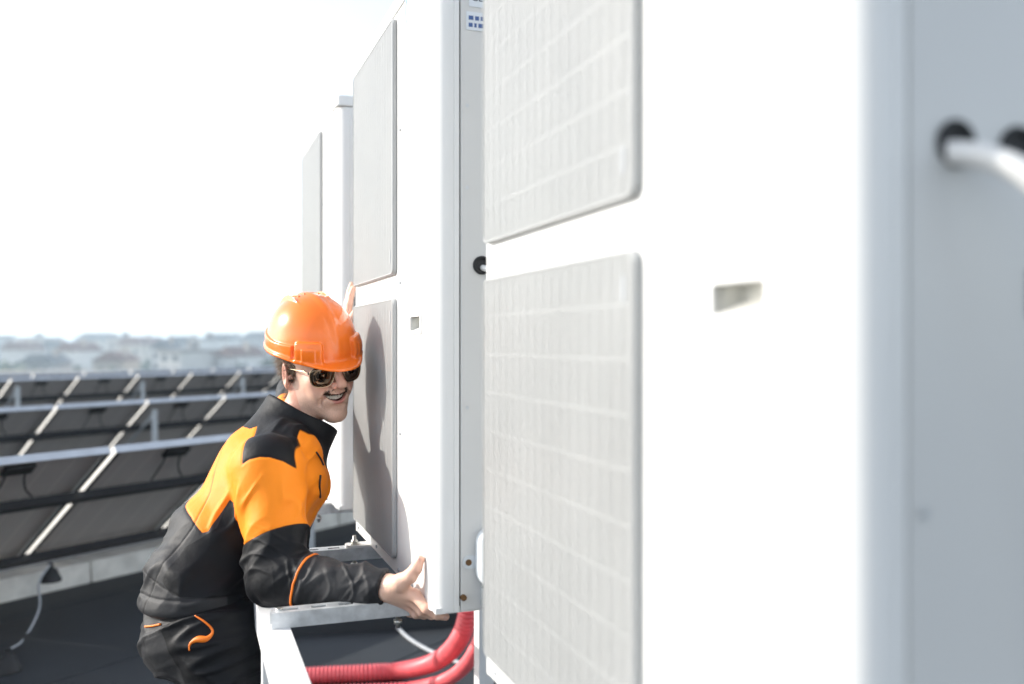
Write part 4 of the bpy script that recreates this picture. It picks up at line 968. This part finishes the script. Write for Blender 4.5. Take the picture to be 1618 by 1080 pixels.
# --- sunglasses
M['lens'] = mat('sunglass_lens', (0.15, 0.105, 0.072), 0.04, 1.0, var=0.08, vscale=12)
M['gold'] = mat('gilt_wire', (0.62, 0.52, 0.36), 0.22, 0.95, var=0.08, vscale=90)
M['tip'] = mat('temple_tip', (0.03, 0.02, 0.016), 0.35, var=0.2, vscale=90)
glasses = empty('sunglasses', (0, 0, 0)); glasses.parent = worker
for k_ in ('label',): pass
def lens_outline(s):
    P = [(.010, .020), (.024, .0215), (.046, .020), (.060, .015), (.0655, .005), (.0645, -.010), (.058, -.0215), (.045, -.0265), (.028, -.0265), (.017, -.0205), (.0105, -.006), (.0085, .010)]
    c = spline([(x, y, 0) for x, y in P] + [(P[0][0], P[0][1], 0)], 4)[:-1]
    out = []
    for q in c:
        x, z = q.x*1.10, q.y*1.10 + .0045; y = .1085 - 3.0*x*x*.9 - .12*(z*z)/.06 + .12*(z); out.append(V3((s*x, y, z)))
    return out
for s in (1, -1):
    o = lens_outline(s); W = [Vector(h2w(q).tolist()) for q in o]
    m = MB(); m.tube(W, .0008, 6, closed=True); wmb(m, 'lens_rim', 'gold', glasses)
    cen = sum(o)/len(o); n = len(o); fs = []
    def onlens(q): return V3((q[0], .1085 - 2.7*q[0]*q[0] - 2.0*q[2]*q[2] + .12*q[2], q[2]))
    vs = [Vector(h2w(onlens(cen)).tolist())]
    for fr in (.33, .66, 1.0):
        for q in o: vs.append(Vector(h2w(onlens(cen*(1-fr) + q*fr)).tolist()))
    for k in range(n): fs.append((0, 1+k, 1+(k+1) % n))
    for r_ in range(2):
        for k in range(n): fs.append((1+r_*n+k, 1+r_*n+(k+1) % n, 1+(r_+1)*n+(k+1) % n, 1+(r_+1)*n+k))
    m = MB(); m.add(vs, [f if s < 0 else f[::-1] for f in fs], True); lo_ = wmb(m, 'lens', 'lens', glasses)
    sol = lo_.modifiers.new('thickness', 'SOLIDIFY'); sol.thickness = 0.0016
    tp = [(s*.0705, .0930, .011), (s*.0730, .086, .013), (s*.0760, .065, .015), (s*.0790, .02, .014), (s*.0795, -.004, .012)]
    m = MB(); m.tube([Vector(h2w(q).tolist()) for q in tp], .0013, 6); wmb(m, 'temple', 'gold', glasses)
    m = MB(); m.tube([Vector(h2w(q).tolist()) for q in [(s*.0795, -.004, .012), (s*.080, -.02, .006), (s*.079, -.032, -.012)]], .0020, 6); wmb(m, 'temple_tip', 'tip', glasses)
    m = MB(); c = Vector(h2w((s*.0720, .0905, .0115)).tolist()); m.tube([c + Vector((0,0,-.003)), c + Vector((0,0,.003))], .0022, 6); wmb(m, 'hinge', 'tip', glasses)
for zb, yb in ((.021, .1085), (.029, .107)):
    m = MB(); m.tube(spline([Vector(h2w(q).tolist()) for q in [(-.0105 - (zb > .025)*.006, yb - .002, zb), (0, yb + .004, zb + .001), (.0105 + (zb > .025)*.006, yb - .002, zb)]], 5), .0011, 6); wmb(m, 'bridge', 'gold', glasses)

# --- helmet
M['helmet'] = mat('orange_helmet_plastic', (0.93, 0.185, 0.010), 0.22, var=0.03, vscale=25, spec=0.5, coat=0.5)
M['strap'] = mat('helmet_band', (0.03, 0.03, 0.03), 0.6, var=0.2)
HB = V3((0, -.004, .068)); hp_ = R(6)            # rim plane, tipped down at the front
def helm_local(p):
    q = p - HB; c, s = math.cos(hp_), math.sin(hp_)
    return np.stack([q[:, 0], q[:, 1]*c - q[:, 2]*s, q[:, 1]*s + q[:, 2]*c], 1).astype(np.float32)
def helm_unlocal(q):
    c, s = math.cos(hp_), math.sin(hp_); return np.stack([q[:, 0], q[:, 1]*c + q[:, 2]*s, -q[:, 1]*s + q[:, 2]*c], 1).astype(np.float32) + HB
def helmet_f(q):
    x, y, z = q[:, 0], q[:, 1], q[:, 2]; axx = np.abs(x); qa = q.copy(); qa[:, 0] = axx
    dome = ell(q, (0, -.006, .008), (.104, .128, .109))
    dome = smin(dome, ell(q, (0, -.006, -.012), (.107, .130, .090)), .01)
    rd = ell(q, (0, -.006, .008), (.036, .1305, .1125)); dome = smin(dome, rd, .006)           # broad keel along the crown
    rd = ell(qa, (.046, -.024, .008), (.005, .085, .1080)); dome = smin(dome, smax(rd, .045 - z, .01), .003)
    # arched pockets either side of the brow
    ca, sa = math.cos(R(-36)), math.sin(R(-36)); Rz = [[ca, -sa, 0], [sa, ca, 0], [0, 0, 1]]
    Rz = np.array(Rz, np.float32).T
    bx = smax(rbox(qa, (.066, .094, .000), (.034, .018, .027), .010, Rz), ell(q, (0, -.004, -.004), (.1165, .1420, .086)), .003); dome = smin(dome, bx, .0025)
    slot = smax(rbox(qa, (.066, .094, -.006), (.017, .030, .019), .003, Rz), ell(q, (0, -.004, -.004), (.1185, .1440, .086)), .002); dome = smin(dome, slot, .0015)
    # stepped band from the pockets round the back
    bd = smax(ell(q, (0, -.006, -.002), (.1120, .1350, .125)), z - .016 - .10*np.clip(-y, 0, .1), .003); dome = smin(dome, np.where(y < .062, bd, 1.0), .0025)
    rimz = -.014 - .004*smooth(y, .02, .10) + .006*smooth(-y, .02, .12)
    oy = np.where(y > 0, .130 + .036*np.exp(-(x/.078)**4), .141); r = np.sqrt((x/.1165)**2 + (y/oy)**2)
    drop = .22*np.clip(y - .09, 0, .1) + .9*np.clip(axx - .02, 0, .1)**2*smooth(y, .03, .1)
    fl = smax((r - 1)*.11, np.abs(z - rimz + drop) - .0030, .002)
    d = smin(dome, fl, .008)
    inner = ell(q, (0, -.006, .004), (.0985, .1225, .1035)); inner = smin(inner, ell(q, (0, -.006, -.014), (.101, .124, .085)), .01)
    d = smax(d, -inner, .002)
    return smax(d, rimz - drop - .0040 - z, .002)
ev, eF = nets(helmet_f, (-.135, -.155, -.06), (.135, .195, .16), .0016)
ev = relax(ev, eF, 1, .35)
helmet = wm('helmet', h2w(helm_unlocal(ev)), eF, M['helmet'])
# vents on the crown
for s in (-1, 1):
    for k in range(2):
        m = MB(); pts = []
        for t in np.linspace(-.045, -.012, 6):
            q = V3((s*(.012 + .016*k), t, 0)); a_ = (q[0]/.104)**2 + ((t + .006)/.128)**2; z = .008 + .109*math.sqrt(max(0, 1 - a_)) + .0006
            pts.append(Vector(h2w(helm_unlocal(np.array([[q[0], t, z]], np.float32)))[0].tolist()))
        m.tube(pts, .0022, 6); wmb(m, 'vent_rib', 'helmet', helmet)
